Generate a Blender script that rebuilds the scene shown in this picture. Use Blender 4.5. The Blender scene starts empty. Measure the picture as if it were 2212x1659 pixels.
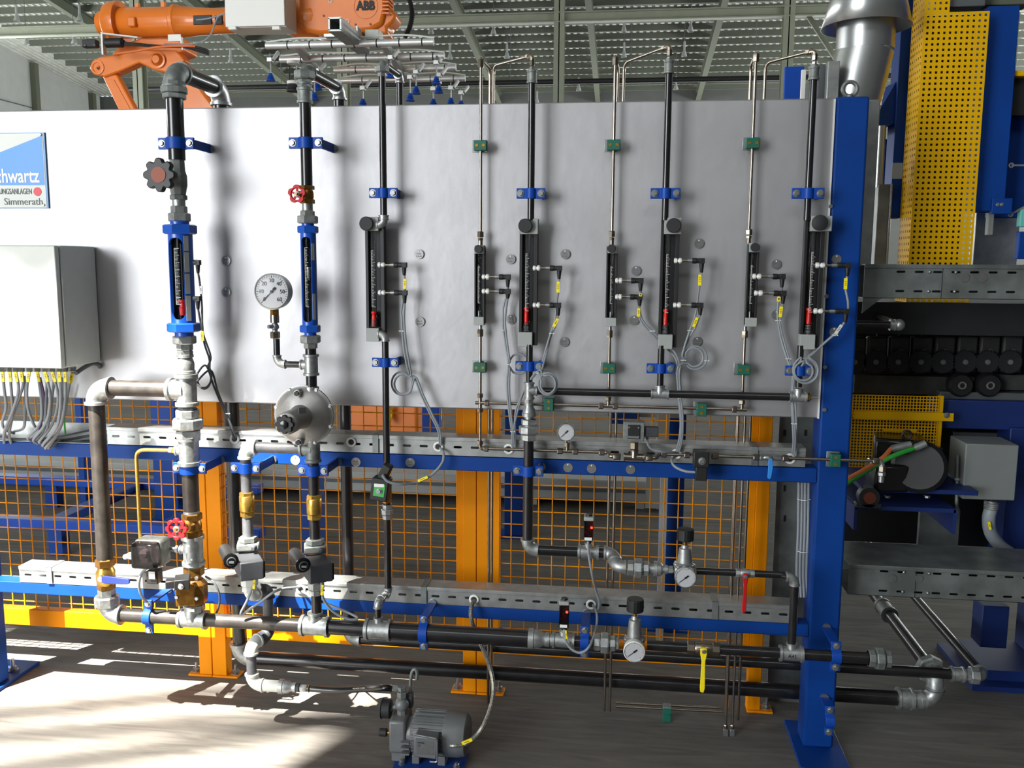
import bpy, bmesh, math, random
from mathutils import Vector, Matrix
random.seed(7)
R_ = math.radians
S = bpy.context.scene
COL = S.collection
# ---------------------------------------------------------------- camera
FPX, CX, CY = 1950.0, 1106.0, 829.5
CAM = Vector((0, -2.92, 1.6))
ROT = (Matrix.Rotation(R_(7.09), 3, 'Z') @ Matrix.Rotation(math.pi/2 - R_(7.585), 3, 'X')
       @ Matrix.Rotation(R_(.384), 3, 'Z'))
cd = bpy.data.cameras.new('camera')
cam = bpy.data.objects.new('camera', cd)
COL.objects.link(cam)
cam.matrix_world = Matrix.Translation(CAM) @ ROT.to_4x4()
cd.sensor_width = 36
cd.lens = FPX/2212*36
cd.clip_end = 200
cd.clip_start = .05
S.camera = cam
# ---------------------------------------------------------------- light, exposure
S.view_settings.view_transform = 'Standard'
S.view_settings.look = 'None'
S.view_settings.gamma = 1
S.view_settings.use_curve_mapping = False
S.view_settings.exposure = 0.12
SUNDIR = Vector((.30, .50, -1)).normalized()
w = bpy.data.worlds.new('world')
S.world = w
w.use_nodes = True
bg = w.node_tree.nodes['Background']
bg.inputs['Color'].default_value = (.78, .88, 1, 1)
bg.inputs['Strength'].default_value = 1.0
def lamp(name, kind, loc, direction, energy, color=(1, 1, 1), size=None, size_y=None, angle=None):
    d = bpy.data.lights.new(name, kind)
    d.energy = energy
    d.color = color
    if size: d.shape = 'RECTANGLE'; d.size = size; d.size_y = size_y
    if angle is not None: d.angle = angle
    o = bpy.data.objects.new(name, d)
    COL.objects.link(o)
    o.location = loc
    o.rotation_euler = Vector(direction).to_track_quat('-Z', 'Y').to_euler()
    return o
lamp('sun', 'SUN', (-5, -8, 14), SUNDIR, 45, (1, .95, .86), angle=R_(.53))
lamp('gate_daylight', 'AREA', (-7.5, -9.35, 2.7), (0, 1, 0), 1150, (.95, .98, 1), 5.6, 5.2)
lamp('front_fill', 'AREA', (-7, -9.5, 8), (0, 1, -.35), 560, (.95, .98, 1), 20, 2.6)  # added frontal fill that softens shadows on the furnace wall
lamp('roof_fill_back', 'AREA', (0, 47.5, 4.5), (0, -1, .9), 5500, (.95, .98, 1), 50, 4)  # added to brighten the far roof, hidden behind the furnace wall
lamp('roof_fill_left', 'AREA', (-29.0, 21, 5), (1, 0, .5), 6500, (.95, .98, 1), 34, 4)  # unseen fill lamp added to lift the roof underside
lamp('roof_fill_right', 'AREA', (26.8, 31, 5), (-1, 0, .5), 15000, (.95, .98, 1), 32, 4)  # same added roof fill from the opposite side
# ---------------------------------------------------------------- pixel helpers
RT = ROT.transposed()
def ray(x, y): return ROT @ Vector(((x-CX)/FPX, -(y-CY)/FPX, -1))
def P(x, y, Y=0.0):
    d = ray(x, y); return CAM + d*((Y-CAM.y)/d.y)
def F(x, y, Z=0.0):
    d = ray(x, y); return CAM + d*((Z-CAM.z)/d.z)
def proj(p):
    c = RT @ (Vector(p)-CAM); return (CX - FPX*c.x/c.z, CY + FPX*c.y/c.z)
def ZV(X, Y, y):
    """height on the vertical line X,Y whose image row is y"""
    a = RT @ Vector((X-CAM.x, Y-CAM.y, -CAM.z)); b = RT @ Vector((0, 0, 1)); k = CY-y
    return -(k*a.z + FPX*a.y)/(FPX*b.y + k*b.z)
def XH(Y, Z, x):
    """X on the horizontal line Y,Z whose image column is x"""
    a = RT @ Vector((-CAM.x, Y-CAM.y, Z-CAM.z)); b = RT @ Vector((1, 0, 0)); k = x-CX
    return -(k*a.z + FPX*a.x)/(FPX*b.x + k*b.z)
def mpp(p): return -(RT @ (Vector(p)-CAM)).z/FPX
VX, VY, VZ = Vector((1, 0, 0)), Vector((0, 1, 0)), Vector((0, 0, 1))
# ---------------------------------------------------------------- materials
def lin(h):
    h = h.lstrip('#'); c = [int(h[i:i+2], 16)/255 for i in (0, 2, 4)]
    return tuple((v/12.92 if v < .04045 else ((v+.055)/1.055)**2.4) for v in c)
MATS = {}
def mat(name, hexc, rough=.5, metal=0.0, var=0.0, scale=8.0, bump=0.0, bscale=60.0, coat=0.0, emit=0.0, hex2=None, stretch=None, spec=.5):
    m = bpy.data.materials.new(name); m.use_nodes = True
    nt = m.node_tree; b = nt.nodes['Principled BSDF']
    c = lin(hexc)
    b.inputs['Base Color'].default_value = (*c, 1)
    b.inputs['Roughness'].default_value = rough
    b.inputs['Metallic'].default_value = metal
    b.inputs['Specular IOR Level'].default_value = spec
    if coat: b.inputs['Coat Weight'].default_value = coat; b.inputs['Coat Roughness'].default_value = .12
    if emit:
        b.inputs['Emission Color'].default_value = (*c, 1); b.inputs['Emission Strength'].default_value = emit
    if var or bump:
        tc = nt.nodes.new('ShaderNodeTexCoord'); src = tc.outputs['Object']
        if stretch:
            mp = nt.nodes.new('ShaderNodeMapping'); mp.inputs['Scale'].default_value = stretch
            nt.links.new(src, mp.inputs['Vector']); src = mp.outputs['Vector']
    if var:
        n = nt.nodes.new('ShaderNodeTexNoise'); n.inputs['Scale'].default_value = scale; n.inputs['Detail'].default_value = 5
        nt.links.new(src, n.inputs['Vector'])
        r = nt.nodes.new('ShaderNodeValToRGB')
        c2 = lin(hex2) if hex2 else tuple(v*(1-var) for v in c)
        c3 = c if hex2 else tuple(min(1, v*(1+var*.6)) for v in c)
        r.color_ramp.elements[0].position = .35; r.color_ramp.elements[1].position = .68
        r.color_ramp.elements[0].color = (*c2, 1); r.color_ramp.elements[1].color = (*c3, 1)
        nt.links.new(n.outputs['Fac'], r.inputs['Fac'])
        nt.links.new(r.outputs['Color'], b.inputs['Base Color'])
    if bump:
        n2 = nt.nodes.new('ShaderNodeTexNoise'); n2.inputs['Scale'].default_value = bscale; n2.inputs['Detail'].default_value = 4
        nt.links.new(src, n2.inputs['Vector'])
        bp = nt.nodes.new('ShaderNodeBump'); bp.inputs['Strength'].default_value = bump; bp.inputs['Distance'].default_value = .004
        nt.links.new(n2.outputs['Fac'], bp.inputs['Height']); nt.links.new(bp.outputs['Normal'], b.inputs['Normal'])
    MATS[name] = m; return m
mat('black_pipe', '#1c1b1d', .28, .0, .35, 30, coat=.4)
mat('bare_pipe', '#4a443e', .42, .35, .4, 22, stretch=(1, 1, 1), hex2='#332f2c')
mat('grey_pipe', '#5f6063', .5, .1, .2, 40)
mat('galv', '#a9acab', .42, .75, .22, 60, .12, 180)
mat('galv_dull', '#7f8481', .55, .55, .25, 50, .15, 150)
mat('stainless', '#a79c8e', .28, 1, .12, 40)
mat('steel', '#a4a7a7', .36, .85, .1, 60)
mat('brass', '#a87c38', .36, .85, .3, 40, hex2='#80592a')
mat('brass_bright', '#c8a24e', .3, .85, .15, 50)
mat('blue', '#083a85', .48, .0, .12, 5, .05, 300, spec=.2)
mat('blue_bright', '#0f429c', .42, 0, .1, 5, spec=.25)
mat('blue_meter', '#1450b4', .35, 0, .08, 8, coat=.3)
mat('lever_blue', '#2b3fa0', .45)
mat('yellow', '#e88c00', .5, 0, .08, 6, spec=.15)
mat('wire', '#d98a10', .55, 0, .15, 12, spec=.2)
mat('guard', '#dca800', .5, 0, .06, 4, spec=.2)
mat('orange', '#e0771f', .36, 0, .06, 4, coat=.25)
mat('panel', '#b4b3b5', .50, .76, .07, 5, .2, 22)
mat('sheet', '#b0b2b0', .38, .7, .16, 26, hex2='#9a9d9b')
mat('sheet_dark', '#8b908f', .45, .6, .22, 12, hex2='#6b716f')
mat('enclosure', '#c9ccc6', .5, 0, .03, 20, .06, 400)
mat('enclosure_side', '#8f9292', .5, 0, .03, 20, .06, 400)
mat('black', '#161617', .5)
mat('black_gloss', '#101012', .25, coat=.3)
mat('rubber', '#232326', .65)
mat('dark_grey', '#3a3c40', .5, .1, .15, 30)
mat('pump', '#6e7071', .45, .15, .12, 20)
mat('governor', '#a5a3a0', .38, .7, .12, 30, .1, 200)
mat('red', '#b8141c', .45, spec=.3)
mat('red_float', '#d92018', .35)
mat('rust_red', '#8d4a36', .6)
mat('green', '#0b5c4a', .5)
mat('cable', '#858b90', .5)
mat('cable_dark', '#4d5257', .5)
mat('cable_green', '#2fa038', .5)
mat('cable_orange', '#d8703a', .5)
mat('cable_violet', '#6a4a80', .5)
mat('braid', '#a9a69c', .4, .6, .5, 260, hex2='#5e5c56')
mat('tag_yellow', '#f2dc18', .5)
mat('white', '#e4e4df', .5)
mat('offwhite', '#cfd2cb', .45)
mat('dial', '#eeeee8', .5)
mat('print', '#18181a', .6)
mat('print_grey', '#6c7270', .6)
mat('tag_steel', '#a3a2a2', .35, .85, .08, 90)
mat('sign_blue', '#2f86d6', .4)
mat('sign_edge', '#5f93c8', .4)
mat('sign_red', '#d8404c', .5)
mat('lens', '#9a8f94', .2, 0, coat=.5)
mat('column', '#8f9482', .6, 0, .05, 3)
mat('rafter', '#5a5e50', .7, spec=.2)
mat('hallwall', '#5c5e5b', .8, 0, .06, 2)
mat('grey_paint', '#9a9e9b', .55, 0, .08, 6)
mat('grey_box', '#757a78', .55, 0, .06, 6)  # grey paint darkened: shade on the junction box put into the colour
mat('grey_dark', '#54585a', .55, .1, .12, 8)
mat('led_red', '#ff2a18', .4, emit=6)
mat('green_label', '#38a84a', .5)
mat('teal', '#5fb8ac', .5)
mat('duct', '#b8bab9', .3, .85, .06, 8)
mat('aluminium', '#c4c6c4', .42, .5, .06, 30)
def glass(name, tint, fac):
    m = bpy.data.materials.new(name); m.use_nodes = True
    nt = m.node_tree; nt.nodes.clear()
    o = nt.nodes.new('ShaderNodeOutputMaterial'); t = nt.nodes.new('ShaderNodeBsdfTransparent'); g = nt.nodes.new('ShaderNodeBsdfGlossy')
    t.inputs['Color'].default_value = (*lin(tint), 1); g.inputs['Roughness'].default_value = .06
    mx = nt.nodes.new('ShaderNodeMixShader'); fr = nt.nodes.new('ShaderNodeFresnel'); fr.inputs['IOR'].default_value = fac
    nt.links.new(fr.outputs[0], mx.inputs[0]); nt.links.new(t.outputs[0], mx.inputs[1]); nt.links.new(g.outputs[0], mx.inputs[2])
    nt.links.new(mx.outputs[0], o.inputs[0]); MATS[name] = m
glass('glass', '#f0f0f2', 1.2)
glass('smoked', '#a39a9c', 1.35)
# floor: swept, dusty grey concrete
m = bpy.data.materials.new('concrete'); m.use_nodes = True; nt = m.node_tree; b = nt.nodes['Principled BSDF']
tc = nt.nodes.new('ShaderNodeTexCoord')
mp = nt.nodes.new('ShaderNodeMapping'); mp.inputs['Rotation'].default_value = (0, 0, R_(35)); mp.inputs['Scale'].default_value = (1.2, 9, 1)
nt.links.new(tc.outputs['Object'], mp.inputs['Vector'])
n1 = nt.nodes.new('ShaderNodeTexNoise'); n1.inputs['Scale'].default_value = 2.2; n1.inputs['Detail'].default_value = 6; n1.inputs['Distortion'].default_value = 1.6
nt.links.new(mp.outputs['Vector'], n1.inputs['Vector'])
n2 = nt.nodes.new('ShaderNodeTexNoise'); n2.inputs['Scale'].default_value = 1.1; n2.inputs['Detail'].default_value = 8
nt.links.new(tc.outputs['Object'], n2.inputs['Vector'])
mx = nt.nodes.new('ShaderNodeMix'); mx.data_type = 'FLOAT'; mx.inputs[0].default_value = .45
nt.links.new(n1.outputs['Fac'], mx.inputs[2]); nt.links.new(n2.outputs['Fac'], mx.inputs[3])
rp = nt.nodes.new('ShaderNodeValToRGB'); rp.color_ramp.elements[0].position = .36; rp.color_ramp.elements[1].position = .66
rp.color_ramp.elements[0].color = (*lin('#54524f'), 1); rp.color_ramp.elements[1].color = (*lin('#75716b'), 1)
nt.links.new(mx.outputs[0], rp.inputs['Fac']); nt.links.new(rp.outputs['Color'], b.inputs['Base Color'])
b.inputs['Roughness'].default_value = .62; b.inputs['Specular IOR Level'].default_value = .15
bp = nt.nodes.new('ShaderNodeBump'); bp.inputs['Strength'].default_value = .12; bp.inputs['Distance'].default_value = .004
n3 = nt.nodes.new('ShaderNodeTexNoise'); n3.inputs['Scale'].default_value = 90
nt.links.new(tc.outputs['Object'], n3.inputs['Vector']); nt.links.new(n3.outputs['Fac'], bp.inputs['Height']); nt.links.new(bp.outputs['Normal'], b.inputs['Normal'])
MATS['concrete'] = m
# ---------------------------------------------------------------- mesh builder
def frame(ax):
    ax = Vector(ax).normalized()
    h = VZ if abs(ax.z) < .9 else -VY
    u = (h - ax*h.dot(ax)).normalized(); v = ax.cross(u)
    return ax, u, v
class MB:
    def __init__(s): s.v = []; s.f = []
    def add(s, vs, fs):
        o = len(s.v); s.v += [Vector(q) for q in vs]; s.f += [tuple(i+o for i in t) for t in fs]; return s
    def box(s, c, size, M=None):
        c = Vector(c); hx, hy, hz = (q/2 for q in size)
        vs = [Vector((sx*hx, sy*hy, sz*hz)) for sz in (-1, 1) for sx, sy in ((-1, -1), (1, -1), (1, 1), (-1, 1))]
        if M is not None: vs = [M @ q for q in vs]
        return s.add([q+c for q in vs], [(3, 2, 1, 0), (4, 5, 6, 7), (0, 1, 5, 4), (1, 2, 6, 5), (2, 3, 7, 6), (3, 0, 4, 7)])
    def bb(s, x0, x1, y0, y1, z0, z1): return s.box(((x0+x1)/2, (y0+y1)/2, (z0+z1)/2), (abs(x1-x0), abs(y1-y0), abs(z1-z0)))
    def bar(s, a, b, w, h, up=VZ):
        """rectangular bar from a to b: w across, h along up"""
        a, b = Vector(a), Vector(b); d = (b-a).normalized(); up = Vector(up); up = (up-d*up.dot(d)).normalized(); r = d.cross(up)
        vs = [q + r*(sx*w/2) + up*(sz*h/2) for q in (a, b) for sx, sz in ((-1, -1), (1, -1), (1, 1), (-1, 1))]
        return s.add(vs, [(0, 1, 2, 3), (7, 6, 5, 4), (0, 4, 5, 1), (1, 5, 6, 2), (2, 6, 7, 3), (3, 7, 4, 0)])
    def lathe(s, o, ax, prof, n=16, ph=0.0, caps=(True, True), arc=None):
        o = Vector(o); ax, u, v = frame(ax); vs = []; fs = []
        for t, r in prof:
            for i in range(n):
                a = ph + 2*math.pi*i/n
                vs.append(o + ax*t + (u*math.cos(a) + v*math.sin(a))*max(r, 1e-5))
        k = len(prof)
        for j in range(k-1):
            for i in range(n):
                fs.append((j*n+i, j*n+(i+1) % n, (j+1)*n+(i+1) % n, (j+1)*n+i))
        if caps[0]: fs.append(tuple(range(n-1, -1, -1)))
        if caps[1]: fs.append(tuple((k-1)*n+i for i in range(n)))
        return s.add(vs, fs)
    def cyl(s, a, b, r, n=16, r2=None, ph=0.0):
        a, b = Vector(a), Vector(b); d = b-a
        return s.lathe(a, d, [(0, r), (d.length, r if r2 is None else r2)], n, ph)
    def hexa(s, c, ax, r, h, n=6, ch=.12):
        """hexagon nut: r across corners, h high, chamfered"""
        c = Vector(c); ax = Vector(ax).normalized()
        return s.lathe(c-ax*(h/2), ax, [(0, r*(1-ch)), (h*.12, r), (h*.88, r), (h, r*(1-ch))], n)
    def tube(s, pts, r, n=10, cap=True):
        pts = [Vector(q) for q in pts]; k = len(pts); vs = []; fs = []
        tg = [(pts[min(i+1, k-1)]-pts[max(i-1, 0)]).normalized() for i in range(k)]
        _, u, _v = frame(tg[0])
        for i in range(k):
            t = tg[i]; u = (u - t*u.dot(t)).normalized(); v = t.cross(u)
            rr = r[i] if isinstance(r, (list, tuple)) else r
            for j in range(n):
                a = 2*math.pi*j/n; vs.append(pts[i] + (u*math.cos(a)+v*math.sin(a))*rr)
        for i in range(k-1):
            for j in range(n): fs.append((i*n+j, i*n+(j+1) % n, (i+1)*n+(j+1) % n, (i+1)*n+j))
        if cap: fs.append(tuple(range(n-1, -1, -1))); fs.append(tuple((k-1)*n+j for j in range(n)))
        return s.add(vs, fs)
    def torus(s, c, ax, R, r, n=24, m=8):
        c = Vector(c); ax, u, v = frame(ax); vs = []; fs = []
        for i in range(n):
            a = 2*math.pi*i/n; d = u*math.cos(a)+v*math.sin(a)
            for j in range(m):
                b = 2*math.pi*j/m; vs.append(c + d*(R+r*math.cos(b)) + ax*(r*math.sin(b)))
        for i in range(n):
            for j in range(m): fs.append((i*m+j, ((i+1) % n)*m+j, ((i+1) % n)*m+(j+1) % m, i*m+(j+1) % m))
        return s.add(vs, fs)
    def ball(s, c, r, n=12, k=8, ax=VZ, sz=1.0):
        return s.lathe(Vector(c), ax, [(-r*sz*math.cos(math.pi*i/k), r*math.sin(math.pi*i/k)) for i in range(k+1)], n, caps=(False, False))
    def prism(s, poly, o, ux, uy, dep):
        """polygon (list of 2d) in the plane o,ux,uy extruded by the vector dep"""
        o, ux, uy, dep = Vector(o), Vector(ux), Vector(uy), Vector(dep); n = len(poly)
        a = [o+ux*p[0]+uy*p[1] for p in poly]
        return s.add(a+[q+dep for q in a], [tuple(range(n-1, -1, -1)), tuple(range(n, 2*n))] + [(i, (i+1) % n, n+(i+1) % n, n+i) for i in range(n)])
    def ring(s, poly1, poly2, o, ux, uy, dep):
        """band between two polygons of the same vertex count, extruded"""
        o, ux, uy, dep = Vector(o), Vector(ux), Vector(uy), Vector(dep); n = len(poly1)
        L = [[o+ux*p[0]+uy*p[1]+d for p in pl] for d in (Vector(), dep) for pl in (poly1, poly2)]
        vs = L[0]+L[1]+L[2]+L[3]; fs = []
        for i in range(n):
            j = (i+1) % n
            fs += [(i, j, n+j, n+i), (2*n+i, 3*n+i, 3*n+j, 2*n+j), (i, 2*n+i, 2*n+j, j), (n+i, n+j, 3*n+j, 3*n+i)]
        return s.add(vs, fs)
    def build(s, name, material, parent=None, bevel=0.0, smooth=38, off=None):
        me = bpy.data.meshes.new(name)
        if parent is not None: off = WL[parent]
        elif off is None:
            xs = [q.x for q in s.v]; ys = [q.y for q in s.v]; zs = [q.z for q in s.v]
            off = Vector(((min(xs)+max(xs))/2, (min(ys)+max(ys))/2, min(zs)))
        me.from_pydata([q-off for q in s.v], [], s.f)
        bm = bmesh.new(); bm.from_mesh(me); bmesh.ops.recalc_face_normals(bm, faces=bm.faces); bm.to_mesh(me); bm.free()
        me.materials.append(MATS[material])
        if smooth: me.shade_smooth(); me.set_sharp_from_angle(angle=R_(smooth))
        o = bpy.data.objects.new(name, me); COL.objects.link(o)
        if parent is not None: o.parent = parent
        else: o.location = off
        WL[o] = off
        if bevel:
            md = o.modifiers.new('bevel', 'BEVEL'); md.width = bevel; md.segments = 2; md.limit_method = 'ANGLE'; md.angle_limit = R_(40)
        return o
WL = {}
def tag(o, label, cat, group=None, kind=None):
    if label: o['label'] = label
    if cat: o['category'] = cat
    if group: o['group'] = group
    if kind: o['kind'] = kind
    return o
def thing(name, label, cat, loc, group=None, kind=None):
    o = bpy.data.objects.new(name, None); COL.objects.link(o); o.location = Vector(loc); WL[o] = Vector(loc)
    o.empty_display_size = .05
    return tag(o, label, cat, group, kind)
def lab(o, label): o['label'] = label; return o
def smoothpts(pts, k=8):
    """Catmull-Rom through 3-D points"""
    p = [Vector(q) for q in pts]; p = [p[0]*2-p[1]] + p + [p[-1]*2-p[-2]]; out = []
    for i in range(1, len(p)-2):
        a, b, c, d = p[i-1:i+3]
        for j in range(k):
            t = j/k; out.append(.5*((2*b)+(c-a)*t+(2*a-5*b+4*c-d)*t*t+(3*b-a-3*c+d)*t**3))
    out.append(p[-2]); return out
def bendpts(pts, r, k=5):
    """polyline with its corners rounded to radius r"""
    pts = [Vector(q) for q in pts]; out = [pts[0]]
    for i in range(1, len(pts)-1):
        a, b, c = pts[i-1:i+2]; d1 = (a-b); d2 = (c-b); rr = min(r, d1.length*.49, d2.length*.49)
        p, q = b+d1.normalized()*rr, b+d2.normalized()*rr
        for j in range(k+1):
            t = j/k; out.append(p*(1-t)**2 + b*2*t*(1-t) + q*t*t)
    out.append(pts[-1]); return out
def text_mesh(txt, size, o, ux, uy, name, material, parent, depth=.0006, align='CENTER', bold=0.0, sx=1.0):
    cu = bpy.data.curves.new('text', 'FONT'); cu.body = txt; cu.size = size; cu.align_x = align; cu.align_y = 'CENTER'; cu.extrude = depth; cu.offset = bold; cu.resolution_u = 3
    t = bpy.data.objects.new('text', cu); COL.objects.link(t)
    dg = bpy.context.evaluated_depsgraph_get(); me = bpy.data.meshes.new_from_object(t.evaluated_get(dg))
    bpy.data.objects.remove(t); bpy.data.curves.remove(cu)
    ux, uy = Vector(ux).normalized(), Vector(uy).normalized(); uz = ux.cross(uy); o = Vector(o)-WL[parent]
    for q in me.vertices: c = q.co.copy(); q.co = o + ux*(c.x*sx) + uy*c.y + uz*c.z
    me.materials.clear(); me.materials.append(MATS[material]); me.name = name
    ob = bpy.data.objects.new(name, me); COL.objects.link(ob); ob.parent = parent; WL[ob] = WL[parent]
    return ob
# ================================================================ hall
def struct(o): o['kind'] = 'structure'; return o
RZ = lambda Y: 14.3 - .115*max(0.0, Y-20)
YB = 48.0
XL = P(215, 205, YB).x
XR = 27.0; YF = -9.7
struct(MB().add([(XL, YF, 0), (XR, YF, 0), (XR, YB, 0), (XL, YB, 0)], [(0, 1, 2, 3)]).build('floor', 'concrete', off=Vector((0, 0, 0))))
# corrugated roof with an open roof light (sun enters here)
OX0, OX1, OY0, OY1 = -12.5, -5.1, -9.6, -6.65
mb = MB(); pit = .3; xs = []
x = XL
while x < XR:
    xs += [(x, 0), (x+.11, 0), (x+.14, .05), (x+.27, .05)]; x += pit
for (ya, yb) in ((YF, OY0), (OY0, OY1), (OY1, 20), (20, YB)):
    for (xa, da), (xb, db) in zip(xs, xs[1:]):
        if ya == OY0 and xb > OX0 and xa < OX1: continue
        mb.add([(xa, ya, RZ(ya)+da), (xb, ya, RZ(ya)+db), (xb, yb, RZ(yb)+db), (xa, yb, RZ(yb)+da)], [(0, 1, 2, 3)])
mat('roof_sheet', '#b9bbb0', .5, .1, .15, 3)
mat('purlin', '#575b50', .6)
ceil = struct(mb.build('ceiling', 'roof_sheet', off=Vector((0, 0, 0)), smooth=0))
y = 21.0; me0 = None
while y < YB:
    mbp = MB(); mbp.box((0, y, RZ(y)-.14), (XR-XL-.2, .09, .26))
    mbp.build('purlin', 'purlin', ceil); y += .95
def roofray(x, y, drop=0.0):
    d = ray(x, y); t = (16.6 - drop - .115*CAM.y - CAM.z)/(d.z + .115*d.y); return CAM + d*t
for px in ((158, 28), (557, 126), (1019, 86), (1281, 100), (1516, 180), (-350, 60), (1880, 120)):
    p = roofray(*px, .55)
    mb = MB(); ya, yb = 20, YB
    for dz, ww, hh in ((-.28, .26, .03), (-.5, .03, .42), (-.73, .26, .03)):
        mb.bar((p.x, ya, RZ(ya)+dz), (p.x, yb, RZ(yb)+dz), ww, hh)
    mb.build('rafter', 'rafter', ceil)
# roof bracing below the roof light
for a, b in (((0, 1545), (640, 1478)), ((0, 1592), (700, 1545)), ((120, 1650), (760, 1560))):
    A, B = F(*a), F(*b); k = 13.6/-SUNDIR.z
    A, B = A-SUNDIR*k, B-SUNDIR*k; d = (B-A).normalized()
    mb = MB(); mb.cyl(A-d*3, B+d*2.5, .045, 8); mb.build('roof_brace', 'rafter', ceil)
# unseen plate added to cut the sun patch along a diagonal
A, B = F(965, 1431), F(600, 1659); k = 13.9/-SUNDIR.z; A, B = A-SUNDIR*k, B-SUNDIR*k; d = (B-A).normalized(); n_ = Vector((-d.y, d.x, 0)); n_ = n_ if n_.x > 0 else -n_
A, B = A-d*1.5, B+d*3.5; MB().prism([(0, 0), (1, 0), (1, 1), (0, 1)], A, B-A, n_*2.2, VZ*.05).build('sun_cut_plate', 'roof_sheet', ceil)
# walls
mat('wall_cladding', '#a5a7a2', .8, 0, .05, 2)
wl = MB(); wl.prism([(YF, 0), (YB, 0), (YB, RZ(YB)), (20, RZ(20)), (YF, RZ(20))], (XL-.15, 0, 0), VY, VZ, VX*.15); wl = struct(wl.build('wall_left', 'wall_cladding', off=Vector((XL, 0, 0))))
for yy in (YB-1, YB-6.1, YB-12):
    mb = MB(); mb.bb(XL, XL+.3, yy-.15, yy+.15, 0, RZ(yy)-.1); mb.build('wall_column', 'rafter', wl)
for zz in (5.2, 7.4, 9.4):
    mb = MB(); mb.bb(XL, XL+.05, YF, YB, zz, zz+.04); mb.build('cladding_seam', 'grey_dark', wl)
mb = MB(); mb.bb(XL, XR, YB, YB+.15, 0, RZ(YB)); struct(mb.build('wall_back', 'hallwall', off=Vector((0, YB, 0))))
mb = MB(); mb.bb(XR, XR+.15, YF, YB, 0, RZ(YF)+.3); struct(mb.build('wall_right', 'hallwall', off=Vector((XR, 0, 0))))
mb = MB()   # wall behind the camera with its open gate
mb.bb(XL, -10.4, YF-.15, YF, 0, RZ(YF)); mb.bb(-4.6, XR, YF-.15, YF, 0, RZ(YF)); mb.bb(-10.4, -4.6, YF-.15, YF, 5.4, RZ(YF))
struct(mb.build('wall_front', 'hallwall', off=Vector((0, YF, 0))))
# columns and eaves beam
YC = 31.0
for px, nm in ((294, 'hall column behind the orange robot arm'), (738, 'hall column behind the suction cup frame'), (1207, 'pale green steel hall column rising between the thin tubes'), (1702, 'pale green steel hall column beside the exhaust duct')):
    p = P(px, 120, YC); mb = MB(); w2 = .19
    mb.bb(p.x-w2, p.x+w2, YC, YC+.03, 0, RZ(YC)-.3); mb.bb(p.x-w2, p.x+w2, YC+.4, YC+.43, 0, RZ(YC)-.3); mb.bb(p.x-.02, p.x+.02, YC, YC+.43, 0, RZ(YC)-.3)
    tag(mb.build('steel_column', 'column'), nm, 'column', kind='structure')
zb = P(1000, 42, YC).z
mb = MB(); mb.bb(XL+.1, XR-.1, YC-.02, YC+.28, zb+.14, zb+.18); mb.bb(XL+.1, XR-.1, YC+.1, YC+.14, zb-.16, zb+.16); mb.bb(XL+.1, XR-.1, YC-.02, YC+.28, zb-.18, zb-.14)
tag(mb.build('eaves_beam', 'column'), 'long horizontal steel beam crossing below the corrugated roof', 'beam', kind='structure')
a, b = P(560, 184, 36), P(1620, 174, 36); zz = (a.z+b.z)/2
mb = MB(); mb.cyl((a.x-6, 36, zz), (b.x+8, 36, zz), .11, 10); t = thing('hall_pipe', 'long dark pipe hung across the far hall under the roof', 'pipe', (0, 36, zz)); mb.build('pipe_run', 'black', t)
for k in range(9): MB().cyl((-15+k*5, 36, zz), (-15+k*5, 36, RZ(36)+.03), .015, 6).build('hanger', 'grey_dark', t)
for (ax_, ay_), (bx_, by_), wd in (((1727, 5), (1806, 128), 'longer'), ((1738, 22), (1800, 118), 'shorter')):
    mb = MB(); mb.bar(P(ax_, ay_, YC+.2), P(bx_, by_, YC+.2), .12, .16); tag(mb.build('roof_strut', 'column'), wd + ' diagonal steel strut between hall column and exhaust duct', 'strut', 'roof struts')
# high-bay lamps
LP = [(1066, 66), (1348, 62), (1492, 60), (1095, 118), (1348, 116), (1478, 114), (36, 37), (172, 37), (57, 88), (498, 128), (300, 62), (931, 64), (1250, 189), (1460, 187), (160, 87), (972, 120), (1160, 217)]
for i, (x, y) in enumerate(LP):
    p = roofray(x, y, 1.9); r = .12
    t = thing('high_bay_lamp', 'bell shaped hall lamp hanging from the corrugated roof', 'lamp', p-VZ*.15, 'hall lamps under the roof')
    MB().lathe(p-VZ*.15, VZ, [(0, r), (.03, r), (.2, r*.55), (.26, r*.4)], 12, caps=(False, True)).build('reflector', 'grey_paint', t)
    MB().lathe(p+VZ*.11, VZ, [(0, r*.4), (.3, r*.4), (.36, .03)], 10).build('housing', 'grey_paint', t)
    MB().cyl(p+VZ*.45, (p.x, p.y, RZ(p.y)+.03), .012, 6).build('cord', 'grey_dark', t)
# ================================================================ furnace wall, frame, trays
ZT, ZBOT = P(900, 225, 0).z, P(900, 881, 0).z
XP0 = -2.75; XPR = P(1807, 212, 0).x
t = thing('furnace_wall', 'large silver painted sheet metal furnace wall carrying the gas lines', 'panel', (-1, .05, ZBOT))
mb = MB(); mb.bb(XP0, XPR-.004, .004, .085, ZBOT, ZT); mb.build('panel_sheet', 'panel', t, bevel=.004)
for xx in (XPR-.012,):
    mb = MB(); mb.bb(xx+.005, xx+.010, -.002, .09, ZBOT, ZT-.004); mb.build('edge_strip', 'white', t)
for px, py in ((1805, 232), (1806, 245)): pass
for x, y in ((1795, 446), (1786, 640), (1783, 793), (1782, 885)):
    p = P(x, y, 0); mb = MB(); mb.hexa(p+VX*-.002-VY*.004, VY, .007, .006); mb.build('screw', 'steel', t)
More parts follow.
